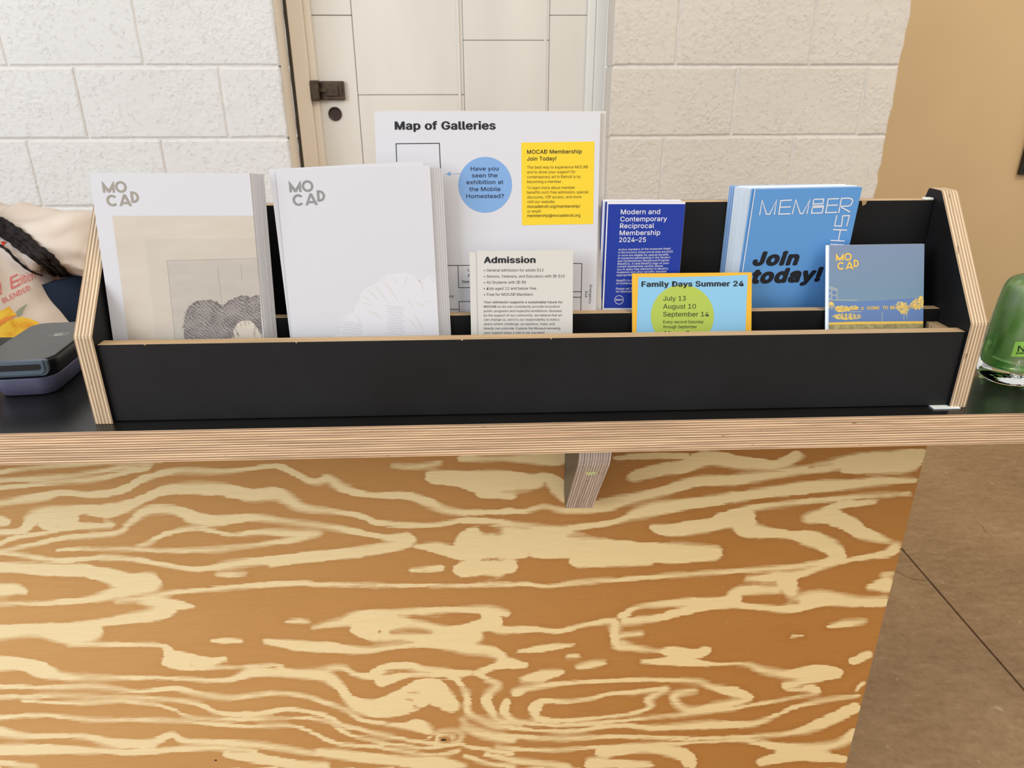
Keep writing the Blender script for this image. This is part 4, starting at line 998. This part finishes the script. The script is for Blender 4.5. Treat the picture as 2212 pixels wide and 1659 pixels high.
strokes(S8, 'tree_print', [[(1684, 1355), (1684, 1445)], [(1900, 1370), (1898, 1430)], [(1930, 1370), (1932, 1415)], [(1360, 1355), (1480, 1352)], [(1215, 1235), (1430, 1240)]], 4, plain('pale_print_line', (190, 190, 160), .5), rm, P6, .00024)
lettering(S8, 'sign_text', [('EVERYTHING', (1215, 1340), (1448, 1336), 26, .03), ('IS', (1472, 1334), (1500, 1334), 28, .03), ('GOING', (1532, 1331), (1655, 1328), 30, .03), ('TO', (1687, 1328), (1740, 1326), 30, .03), ('BE', (1763, 1326), (1814, 1324), 30, .03), ('ALRIGHT', (1856, 1322), (2060, 1312), 30, .03)], m_gold, rm, P6, .0003)
base8 = bpy.data.meshes.new_from_object(rm)
S8b = Sheet(.7622 - .0030, .0203, ZFR, .1046, .1551 - .0002, .339, .002, .004)
thingsheet('small_booklet', S8b, .0008, [m_member_edge, m_member_edge], 'pale booklet edge showing at the left behind the dusk photo booklet', 'booklet', 'dusk photo booklets')
# ================================================================== CARD READER
def rrect(w, l, r, n=6):
    out = []
    for cx_, cy_, a0 in ((w / 2 - r, -l / 2 + r, -90), (w / 2 - r, l / 2 - r, 0), (-w / 2 + r, l / 2 - r, 90), (-w / 2 + r, -l / 2 + r, 180)):
        for k in range(n + 1):
            t = math.radians(a0 + 90 * k / n); out.append((cx_ + r * math.cos(t), cy_ + r * math.sin(t)))
    return out
DC = np.array([-.1165, .1345]); DYAW = math.radians(5.5)
def dpt(x, y, z):
    return (DC[0] + x * math.cos(DYAW) - y * math.sin(DYAW), DC[1] + x * math.sin(DYAW) + y * math.cos(DYAW), Z0 + z)
reader = tag(empty('card_reader', (DC[0], DC[1], Z0)), 'black and grey contactless card reader on the counter left of the rack', 'card reader')
def dev(name, layers, mat):
    rings = [[dpt(x + ox, y + oy, z + zs * y) for x, y in rrect(w_, l_, r)] for (w_, l_, r, z, ox, oy, zs) in layers]
    return ring_loft(name, rings, mat, reader, smooth=False)
dv = []
b1 = dev('base', [(.056, .116, .014, .0008, .000, .0, 0), (.060, .120, .016, .002, 0, 0, 0), (.071, .131, .018, .0215, 0, 0, .0), (.0705, .1305, .018, .023, 0, 0, 0)], m_dev_base)
b2 = dev('body', [(.0675, .1275, .018, .0232, 0, 0, 0), (.074, .134, .018, .0262, 0, 0, 0), (.078, .138, .018, .034, 0, 0, .0), (.078, .138, .018, .0415, 0, 0, 0), (.0765, .1365, .0175, .0430, 0, 0, 0)], m_dev_dark)
b3 = dev('top_cover', [(.0735, .1335, .016, .0428, 0, .0005, 0), (.0735, .1335, .016, .0446, 0, .0005, 0), (.0725, .1325, .0155, .0452, 0, .0005, 0)], m_dev_top)
for o in (b1, b2, b3):
    for p in o.data.polygons: p.use_smooth = len(p.vertices) == 4
    o.data.update()
# front lip with the card slot
def lip(name, w_, z0, z1, y, dep, mat, r=.007, wf=None):
    prof = []
    hw = w_ / 2; 
    for cx_, cz_, a0 in ((hw - r, z0 + r, -90), (hw - .002, z1 - .002, 0), (-hw + .002, z1 - .002, 90), (-hw + r, z0 + r, 180)):
        rr_ = r if a0 in (-90, 180) else .002
        for k in range(6):
            t = math.radians(a0 + 90 * k / 5); prof.append((cx_ + rr_ * math.cos(t), cz_ + rr_ * math.sin(t)))
    rings = [[dpt(x, y + dep, z) for x, z in prof], [dpt(x, y, z) for x, z in prof]]
    return ring_loft(name, rings, mat, reader, smooth=False)
lip('front_lip', .070, .0275, .0452, -.0702, .004, m_dev_lip)
s1 = lip('slot_surround', .064, .0300, .0450, -.0722, .003, m_dev_lip, .006)
s2 = lip('card_slot', .058, .0350, .0415, -.0727, .002, m_dev_dark, .003)
# contactless mark: oval ring with a hand and waves
ic = np.array([.012, .018])
def icq(pts, wd, name='contactless_mark'):
    V, F = [], []
    for i, (x, y) in enumerate(pts):
        a = np.array(pts[max(i - 1, 0)]); b = np.array(pts[min(i + 1, len(pts) - 1)]); d = (b - a) / max(np.linalg.norm(b - a), 1e-9); n = np.array([-d[1], d[0]]) * wd / 2
        V += [dpt(x + n[0] + ic[0], y + n[1] + ic[1], .0454), dpt(x - n[0] + ic[0], y - n[1] + ic[1], .0454)]
    for i in range(len(pts) - 1): F.append((2 * i, 2 * i + 1, 2 * i + 3, 2 * i + 2))
    return V, F
V, F = [], []
def addm(r): 
    k = len(V); V.extend(r[0]); F.extend(tuple(i + k for i in f) for f in r[1])
addm(icq([(.0105 * math.cos(t), .0075 * math.sin(t)) for t in np.linspace(.35, 6.2, 30)], .0004))
for k in range(4): addm(icq([(-.005 + k * .0022, -.003 + .0005 * k), (-.004 + k * .0023, .003 + .0004 * k)], .0012))
addm(icq([(-.005, -.003), (.001, -.0045), (.005, -.002)], .002))
for r in (.003, .005): addm(icq([(.003 + r * math.cos(t), .001 + r * math.sin(t)) for t in np.linspace(-.8, .8, 7)], .0004))
pydata('contactless_mark', V, F, m_dev_icon, reader)
# ================================================================== SOAP BOTTLE
bc = np.array([1.0080, .0730])
bot = tag(empty('soap_bottle', (bc[0], bc[1], Z0)), 'clear bottle of green hand soap standing on the counter right of the rack', 'bottle')
def oval(cx_, cy_, a, b, z, n=48, p=2.6):
    out = []
    for k in range(n):
        t = 2 * math.pi * k / n; c, s_ = math.cos(t), math.sin(t)
        out.append((cx_ + a * abs(c) ** (2 / p) * (1 if c >= 0 else -1), cy_ + b * abs(s_) ** (2 / p) * (1 if s_ >= 0 else -1), Z0 + z))
    return out
prf = [(.0280, .021, .0004), (.0350, .0275, .002), (.0385, .0305, .007), (.0395, .0315, .014), (.0392, .0312, .03), (.0380, .030, .06), (.0365, .0285, .09), (.0345, .0265, .110), (.0315, .0235, .1175), (.0250, .018, .1215), (.0150, .013, .124), (.0125, .0125, .126), (.0125, .0125, .134)]
ring_loft('bottle_body', [oval(*bc, a, b, z) for a, b, z in prf], m_clear, bot)
ring_loft('soap', [oval(*bc, a, b, z) for a, b, z in ((.028, .0215, .0165), (.0325, .0255, .018), (.0330, .0262, .024), (.0318, .0255, .06), (.0295, .0238, .09), (.0270, .0215, .110), (.0262, .0208, .1108))], m_liquid, bot)
for o_ in list(bot.children):
    sb = o_.modifiers.new('sub', 'SUBSURF'); sb.levels = sb.render_levels = 1
pz = [(.0145, .132), (.0145, .146), (.0135, .148), (.0045, .149), (.0045, .165), (.010, .166), (.010, .174), (.006, .176)]
ring_loft('pump', [oval(*bc, r, r, z, 24, 2) for r, z in pz], m_pump, bot)
tube('pump_spout', [(bc[0], bc[1], Z0 + .170), (bc[0] + .02, bc[1] - .01, Z0 + .171), (bc[0] + .036, bc[1] - .016, Z0 + .166)], [.006, .005, .004], m_pump, bot)
tube('pump_tube', [(bc[0], bc[1], Z0 + .132), (bc[0] + .004, bc[1], Z0 + .06), (bc[0] + .006, bc[1], Z0 + .012)], .0022, m_clear, bot)
def yfront(x, z):
    a, b = .0385, .0305
    t = min(.98, abs((x - bc[0]) / a)); return bc[1] - b * (1 - t ** 2.6) ** (1 / 2.6) - .0012
P9 = mk(5.19, 2052, 560)
def on_bottle(u, v):
    y = .05
    for _ in range(6):
        p = onY(u, v, y); y = yfront(p[0], p[2])
    return onY(u, v, y)
def bottle_patch(name, poly, mat, d=0):
    V = [on_bottle(*P9(*p)) + np.array([0, -d, 0]) for p in poly]
    return pydata(name, V, [tuple(range(len(V)))], mat, bot)
def grid_patch(name, x0, x1, y0, y1, mat, slant=0, n=6, d=0.):
    V, F = [], []
    for j in range(2):
        for i in range(n + 1):
            t = i / n; V.append(on_bottle(*P9(x0 + (x1 - x0) * t - slant * j, y0 + (y1 - y0) * j)) + np.array([0, -d, 0]))
    for i in range(n): F.append((i, i + n + 1, i + n + 2, i + 1))
    return pydata(name, V, F, mat, bot)
grid_patch('label', 735, 1150, 925, 1092, m_tagg, 52)
def bottle_text(name, lines, mat):
    V, F = [], []
    for txt, A, wd, ch, bold, it in lines:
        vs, fs = text_geo(txt, bold); x0 = vs[:, 0].min(); sx = wd / (vs[:, 0].max() - x0); sy = ch / cap(); k = len(V)
        for x, y in zip(vs[:, 0], vs[:, 1]): V.append(on_bottle(*P9(A[0] + (x - x0) * sx + y * sy * it, A[1] - y * sy)) + np.array([0, -.0004, 0]))
        F += [tuple(i + k for i in f) for f in fs]
    pydata(name, V, F, mat, bot)
bottle_text('label_text', [('N', (755, 1035), 80, 66, .01, .15), ('MADE', (736, 1062), 92, 20, .02, .25)], m_ink)
bottle_text('bottle_text', [('Kills', (762, 1160), 82, 28, .01, .2), ('of illness', (738, 1198), 190, 26, .01, .2)], m_white_ink)
# ================================================================== WALL SCREEN (far right)
c = onY(2204, 378, 2.972)
scr = tag(empty('wall_screen', (c[0] + .35, 3.0, c[2])), 'black wall-mounted screen on the beige wall at the far right edge', 'screen')
box('screen_body', c[0], c[0] + .75, 2.972, 2.998, c[2], c[2] + .45, m_screen, scr, bevel=.002)
box('screen_panel', c[0] + .012, c[0] + .738, 2.969, 2.9722, c[2] + .012, c[2] + .438, m_dev_dark, scr)
# ================================================================== PERSON behind the counter (left edge)
def skin_mesh(name, verts, edges, radii, mat, parent, sub=2, root=0):
    me = bpy.data.meshes.new(name); me.from_pydata([tuple(v) for v in verts], edges, []); me.update()
    o = bpy.data.objects.new(name, me); COL.objects.link(o)
    sm = o.modifiers.new('skin', 'SKIN'); sm.use_smooth_shade = True
    for i, r in enumerate(radii):
        sv = me.skin_vertices[0].data[i]; sv.radius = r if isinstance(r, tuple) else (r, r); sv.use_root = (i == root)
    s = o.modifiers.new('sub', 'SUBSURF'); s.levels = s.render_levels = sub
    dg = bpy.context.evaluated_depsgraph_get(); dg.update()
    m2 = bpy.data.meshes.new_from_object(o.evaluated_get(dg)); m2.name = name
    bpy.data.objects.remove(o)
    return m2
PX, PYY = -.610, .705           # neck position
def pp(x, y, z): return Vector((PX + x, PYY + y, z))
bv = [pp(0, .06, .62), pp(0, .05, .80), pp(0, .03, .98), pp(0, .01, 1.08), pp(0, 0, 1.17), pp(0, -.01, 1.245),
      pp(.20, .0, 1.07), pp(.232, .0, .87), pp(.21, -.20, .80), pp(.19, -.27, .79),
      pp(-.17, .0, 1.07), pp(-.25, -.03, .86), pp(-.20, -.22, .80), pp(-.17, -.29, .79),
      pp(.09, -.02, .60), pp(.12, -.36, .58), pp(.12, -.34, .10), pp(.12, -.37, .04),
      pp(-.09, -.02, .60), pp(-.12, -.36, .58), pp(-.12, -.34, .10), pp(-.12, -.37, .04)]
be = [(0, 1), (1, 2), (2, 3), (3, 4), (4, 5), (3, 6), (6, 7), (7, 8), (8, 9), (3, 10), (10, 11), (11, 12), (12, 13), (0, 14), (14, 15), (15, 16), (16, 17), (0, 18), (18, 19), (19, 20), (20, 21)]
br2 = [(.14, .10), (.12, .09), (.125, .09), (.09, .065), .052, .050, .044, .040, .030, .026, .044, .040, .030, .026, .085, .062, .045, .04, .085, .062, .045, .04]
bm = bmesh.new()
m1 = skin_mesh('b', bv, be, br2, m_skin, None); bm.from_mesh(m1)
# head
hc = pp(.0, -.03, 1.355)
hm = bmesh.new(); bmesh.ops.create_uvsphere(hm, u_segments=32, v_segments=24, radius=1)
for v in hm.verts:
    x, y, z = v.co; wx = .076 * (1 - .22 * max(0, -z) ** 1.5); f = 1.0
    nose = math.exp(-((x / .16) ** 2 + ((z + .12) / .28) ** 2)) * (.020 if y < 0 else 0)
    eye = (math.exp(-(((abs(x) - .42) / .2) ** 2 + ((z - .08) / .13) ** 2)) * .012 if y < 0 else 0)
    lips = (math.exp(-((x / .3) ** 2 + ((z + .52) / .09) ** 2)) * .008 if y < 0 else 0)
    v.co = Vector((x * wx, y * .096 - nose + eye - lips, z * .118)) + hc
tmp = bpy.data.meshes.new('h'); hm.to_mesh(tmp); hm.free(); bm.from_mesh(tmp)
def add_tube_bm(pts, rad, n=8):
    o = tube('tmp', pts, rad, m_skin, None, n); bm.from_mesh(o.data); bpy.data.objects.remove(o)
for side, w0, wdir in ((1, bv[9], (bv[9] - bv[8]).normalized()), (-1, bv[13], (bv[13] - bv[12]).normalized())):
    pa = w0 + wdir * .05; acr = wdir.cross(Vector((0, 0, 1))).normalized(); dn = Vector((0, 0, -1))
    add_tube_bm([w0 - wdir * .01, w0 + wdir * .03, pa + wdir * .03], [.026, .032, .026], 12)
    for k, (ln_, of) in enumerate(((.062, -.026), (.072, -.009), (.068, .009), (.054, .025))):
        b0 = pa + wdir * .025 + acr * of
        add_tube_bm([b0, b0 + wdir * ln_ * .45, b0 + wdir * ln_ * .75 + dn * .008, b0 + wdir * ln_ * .95 + dn * .022], [.0095, .009, .008, .007])
    t0 = w0 + wdir * .02 - acr * .024 * side
    add_tube_bm([t0, t0 + wdir * .03 - acr * .018 * side, t0 + wdir * .055 - acr * .02 * side + dn * .008], [.012, .010, .008])
for sx in (-1, 1):
    em = bmesh.new(); bmesh.ops.create_uvsphere(em, u_segments=12, v_segments=8, radius=1)
    for v in em.verts: v.co = Vector((v.co.x * .012, v.co.y * .018, v.co.z * .03)) + hc + Vector((sx * .078, .01, -.005))
    em.to_mesh(tmp); em.free(); bm.from_mesh(tmp)
pm = bpy.data.meshes.new('person'); bm.to_mesh(pm); bm.free()
per = bpy.data.objects.new('person', pm); COL.objects.link(per)
rmv = per.modifiers.new('r', 'REMESH'); rmv.mode = 'VOXEL'; rmv.voxel_size = .006; rmv.use_smooth_shade = True
dg = bpy.context.evaluated_depsgraph_get(); dg.update()
pm2 = bpy.data.meshes.new_from_object(per.evaluated_get(dg)); bpy.data.objects.remove(per)
pm2.name = 'person'; org = Vector((PX, PYY, 0)); pm2.transform(Matrix.Translation(-org)); pm2.materials.clear()
per = link('person', pm2, m_skin, None, True); per.location = org
tag(per, 'person in a cream lemon-print T-shirt with long black braids seated behind the counter', 'person')
# eyes
for sx in (-1, 1):
    e_ = bmesh.new(); bmesh.ops.create_uvsphere(e_, u_segments=14, v_segments=10, radius=.0115)
    me2 = bpy.data.meshes.new('eye'); e_.to_mesh(me2); e_.free()
    me2.transform(Matrix.Translation(hc + Vector((sx * .031, -.079, .009)) - org)); link('eye', me2, plain('eye_white', (225, 220, 214), .3), per, True)
    e_ = bmesh.new(); bmesh.ops.create_uvsphere(e_, u_segments=12, v_segments=8, radius=.0055)
    me2 = bpy.data.meshes.new('iris'); e_.to_mesh(me2); e_.free()
    me2.transform(Matrix.Translation(hc + Vector((sx * .031, -.0875, .009)) - org)); link('eye', me2, m_hair, per, True)
# T-shirt as a skinned form with folds
tb = bmesh.new()
def add_rings(rings):
    o = ring_loft('tmp', rings, m_tee); tb.from_mesh(o.data); bpy.data.objects.remove(o)
def ell(cx_, cy_, z, a_, b_, n=40): return [(cx_ + a_ * math.copysign(abs(math.cos(t)) ** .85, math.cos(t)), cy_ + b_ * math.sin(t), z) for t in np.linspace(0, 2 * math.pi, n, endpoint=False)]
add_rings([ell(PX, PYY + cy_, z, a_, b_) for z, a_, b_, cy_ in ((.66, .275, .19, .0), (.80, .275, .19, .0), (.90, .265, .188, -.01), (.96, .250, .182, -.015), (1.0, .232, .172, -.015), (1.04, .212, .158, -.012), (1.075, .195, .140, -.006), (1.115, .182, .115, .0), (1.152, .165, .090, .0), (1.174, .135, .078, 0), (1.194, .075, .066, 0))])
def add_limb(pts, rad, n=24):
    o = tube('tmp', pts, rad, m_tee, None, n); tb.from_mesh(o.data); bpy.data.objects.remove(o)
add_limb([pp(.08, 0, 1.105), pp(.15, 0, 1.110), pp(.205, .004, 1.108), pp(.236, 0, 1.096), pp(.238, -.010, 1.080), pp(.232, -.018, 1.064)], [.062, .070, .078, .084, .087, .087])
add_limb([pp(-.08, 0, 1.105), pp(-.15, -.003, 1.108), pp(-.205, -.01, 1.088), pp(-.238, -.02, 1.045), pp(-.254, -.03, .995)], [.06, .068, .078, .084, .088])
t1 = bpy.data.meshes.new('t'); tb.to_mesh(t1); tb.free()
to = bpy.data.objects.new('t', t1); COL.objects.link(to)
r = to.modifiers.new('r', 'REMESH'); r.mode = 'VOXEL'; r.voxel_size = .007
s_ = to.modifiers.new('s', 'SMOOTH'); s_.iterations = 6; s_.factor = .5
dg = bpy.context.evaluated_depsgraph_get(); dg.update()
t2 = bpy.data.meshes.new_from_object(to.evaluated_get(dg)); bpy.data.objects.remove(to)
from mathutils import noise as mn
nv = len(t2.vertices); co = np.empty(nv * 3); t2.vertices.foreach_get('co', co); co = co.reshape(-1, 3)
nr = np.array([v.normal[:] for v in t2.vertices])
sh_c = np.array(pp(.12, -.06, 1.10))
for i in range(nv):
    p = Vector(co[i]); d = 0.
    q_ = Vector(((p.x - PX) * 7 + (p.z) * 9, p.y * 3, (p.z - (p.x - PX) * .9) * 5))
    d += .017 * (mn.noise(q_) )
    rx = p.x - PX
    if rx > .10:       # radiating sleeve folds below the shoulder
        ang = math.atan2(p.z - 1.15, p.x - (PX + .12)); d += .008 * math.sin(ang * 9 + 2) * min(1, (rx - .10) / .06)
    d += .004 * mn.noise(Vector((p.x * 30, p.y * 14, p.z * 18)))
    co[i] += nr[i] * d
t2.vertices.foreach_set('co', co.reshape(-1)); t2.update()
co_w = [Vector(c) for c in co]; bvh = BVHTree.FromPolygons(co_w, [tuple(p.vertices) for p in t2.polygons])
t2.transform(Matrix.Translation(-org)); t2.materials.clear(); t2.name = 't_shirt'
tee = link('t_shirt', t2, m_tee, per, True)
def on_shirt(u, v, d=.0015, fall=.58):
    r_ = Vector(ray(u, v)).normalized(); h = bvh.ray_cast(Vector(CAM), r_)
    if h[0] is None: return onY(u, v, fall)
    return np.array(h[0] - r_ * d)
# navy long sleeves under the T-shirt
for sgn, ids in ((1, (6, 7)), (-1, (10, 11))):
    ln_ = [bv[ids[0]], bv[ids[1]]] 
    q0, q1, q2 = (bv[6], bv[7], bv[8]) if sgn > 0 else (bv[10], bv[11], bv[12])
    tube('long_sleeve', [q0.lerp(q1, .1), q0.lerp(q1, .5), q1, q1.lerp(q2, .5), q2], [.064, .064, .056, .046, .040], m_navy, per, 20)
tube('collar', [pp(.062 * math.cos(t), .062 * math.sin(t) - .004, 1.186 + .010 * math.sin(t)) for t in np.linspace(0, 2 * math.pi, 25)], .009, m_tee, per, 8)
for sx in (-1, 1):
    tube('trouser_leg', [pp(sx * .08, .05, .62), pp(sx * .11, -.12, .60), pp(sx * .12, -.34, .585), pp(sx * .12, -.375, .50), pp(sx * .12, -.35, .12)], [.115, .098, .082, .07, .06], m_jeans, per, 18)
    ring_loft('shoe', [[tuple(pp(sx * .12 + a * math.cos(t), -.345 + b * math.sin(t), z)) for t in np.linspace(0, 2 * math.pi, 20, endpoint=False)] for a, b, z in ((.044, .070, .001), (.047, .074, .02), (.044, .068, .05), (.042, .06, .075))], m_navy, per)
# print on the shirt
def shirt_poly(name, polys, mat, d=.0014):
    V, F = [], []
    for pl in polys:
        k = len(V); cx_ = sum(p[0] for p in pl) / len(pl); cy_ = sum(p[1] for p in pl) / len(pl); n = len(pl)
        rings = 6
        V.append(on_shirt(cx_, cy_, d))
        for r_ in range(1, rings + 1):
            for x, y in pl: V.append(on_shirt(cx_ + (x - cx_) * r_ / rings, cy_ + (y - cy_) * r_ / rings, d))
        for i in range(n):
            j = (i + 1) % n; F.append((k, k + 1 + i, k + 1 + j))
            for r_ in range(rings - 1): a_ = k + 1 + r_ * n; F.append((a_ + i, a_ + n + i, a_ + n + j, a_ + j))
    return pydata(name, V, F, mat, per, True)
S9 = mk(4.88, 0, 420)
sp_ = lambda pts: [S9(*p) for p in pts]
shirt_poly('lemon_print', [sp_([(-30, 1430), (20, 1370), (110, 1320), (220, 1290), (320, 1310), (400, 1345), (430, 1385), (300, 1460), (150, 1560), (40, 1620), (-30, 1640)])], m_lemon)
shirt_poly('lemon_print', [sp_([(-60, 1250), (40, 1215), (95, 1180), (130, 1220), (180, 1275), (120, 1300), (20, 1370), (-60, 1400)])], m_lemon, .0012)
shirt_poly('orange_print', [sp_([(-60, 1330), (60, 1290), (180, 1270), (110, 1320), (20, 1370), (-60, 1440)])], m_orangep, .0018)
shirt_poly('leaf_print', [sp_([(190, 1290), (170, 1240), (210, 1200), (290, 1150), (250, 1215), (230, 1270)])], m_leafp, .0014)
shirt_poly('print_mark', [sp_([(0, 500), (40, 492), (62, 500), (40, 540), (18, 545), (20, 520)])], plain('bright_red_print', (214, 62, 44), .8), .002)
def shirt_text(name, lines, mat):
    V, F = [], []
    for txt, A, Bp, ch, bold, it in lines:
        vs, fs = text_geo(txt, bold, 3); x0 = vs[:, 0].min(); wn = vs[:, 0].max() - x0
        A = np.array(S9(*A)); Bp = np.array(S9(*Bp)); d_ = Bp - A; e = d_ / np.linalg.norm(d_); up = np.array([e[1], -e[0]]) ; sx = np.linalg.norm(d_) / wn; sy = ch / 4.88 / cap(); k = len(V)
        for x, y in zip(vs[:, 0], vs[:, 1]):
            q_ = A + e * ((x - x0) * sx + y * sy * it) + up * y * sy; V.append(on_shirt(q_[0], q_[1], .0016))
        F += [tuple(i + k for i in f) for f in fs]
    return pydata(name, V, F, mat, per)
shirt_text('shirt_lettering', [('d', (-24, 1070), (20, 1050), 118, -.012, .35), ('E', (118, 1000), (200, 960), 120, -.014, .35), ('dition', (190, 962), (372, 886), 92, -.014, .35), ('BLENDED', (40, 1146), (326, 1000), 52, -.004, 0)], m_red)
# hair cap and braids
cap_ = bmesh.new(); bmesh.ops.create_uvsphere(cap_, u_segments=28, v_segments=20, radius=1)
for v in list(cap_.verts):
    if v.co.z < -.1 + (-.0 if v.co.y > 0 else .5) : cap_.verts.remove(v) if False else None
for v in cap_.verts:
    x, y, z = v.co; keep_ = 1.0
    if y < -.1 and z < .52: keep_ = .86
    v.co = Vector((x * .083 * keep_, y * .103 * keep_ + .006, z * .126 * keep_)) + hc
cm = bpy.data.meshes.new('hair'); cap_.to_mesh(cm); cap_.free(); cm.transform(Matrix.Translation(-org)); hairo = link('hair', cm, m_hair, per, True)
def braid(pxpts, r, start, lift=.008):
    pts = [Vector(s_) for s_ in start]
    P = [Vector(on_shirt(*S9(x, y), lift, .545)) for x, y in pxpts]
    pts += P
    # resample densely and modulate the radius so that the plait reads
    dense = []
    for i in range(len(pts) - 1):
        a_ = pts[max(i - 1, 0)]; b_ = pts[i]; c_ = pts[i + 1]; d_ = pts[min(i + 2, len(pts) - 1)]
        n = max(3, int((c_ - b_).length / .004))
        for k in range(n):
            t = k / n
            dense.append(.5 * (2 * b_ + (c_ - a_) * t + (2 * a_ - 5 * b_ + 4 * c_ - d_) * t * t + (3 * b_ - a_ - 3 * c_ + d_) * t ** 3))
    dense.append(pts[-1])
    rad = [r * (1 + .22 * math.sin(i * 1.6)) * (1 if i < len(dense) - 12 else .45 + .55 * (len(dense) - i) / 12) for i in range(len(dense))]
    tube('braid', dense, rad, m_hair, per, 7)
hs = lambda dx, dy, dz: hc + Vector((dx, dy, dz))
st = [hs(.072, -.01, .03), hs(.083, -.035, -.06), hs(.088, -.085, -.12)]
paths = [([(-120, 200), (0, 285), (120, 360), (230, 440), (340, 540), (470, 650), (590, 780), (700, 900), (790, 1010), (850, 1120)], .0060),
 ([(-120, 240), (0, 310), (130, 400), (260, 490), (370, 590), (480, 690), (600, 800), (720, 930), (830, 1070)], .0060),
 ([(-120, 270), (0, 340), (130, 440), (240, 530), (350, 630), (450, 720), (560, 830), (670, 930), (760, 1030)], .0055),
 ([(-120, 300), (0, 370), (110, 440), (220, 530), (330, 590), (420, 660), (520, 780), (625, 880)], .0050),
 ([(-120, 340), (0, 400), (90, 455), (170, 520), (260, 590), (350, 640), (450, 730), (540, 800), (620, 860)], .0036),
 ([(-120, 370), (0, 435), (100, 490), (160, 545), (230, 595), (320, 650), (400, 715), (480, 770)], .0030),
 ([(-120, 480), (0, 540), (90, 600), (150, 670), (230, 740), (290, 790), (370, 830), (445, 855)], .0026),
 ([(-120, 220), (0, 265), (100, 325), (210, 395), (300, 465), (400, 560), (520, 640), (640, 770), (740, 880), (840, 1000)], .0055)]
for i, (pl, r_) in enumerate(paths):
    braid(pl, r_, [s_ + Vector((0, -.004 * i, -.003 * i)) for s_ in st], .006 + .0012 * (i % 3))
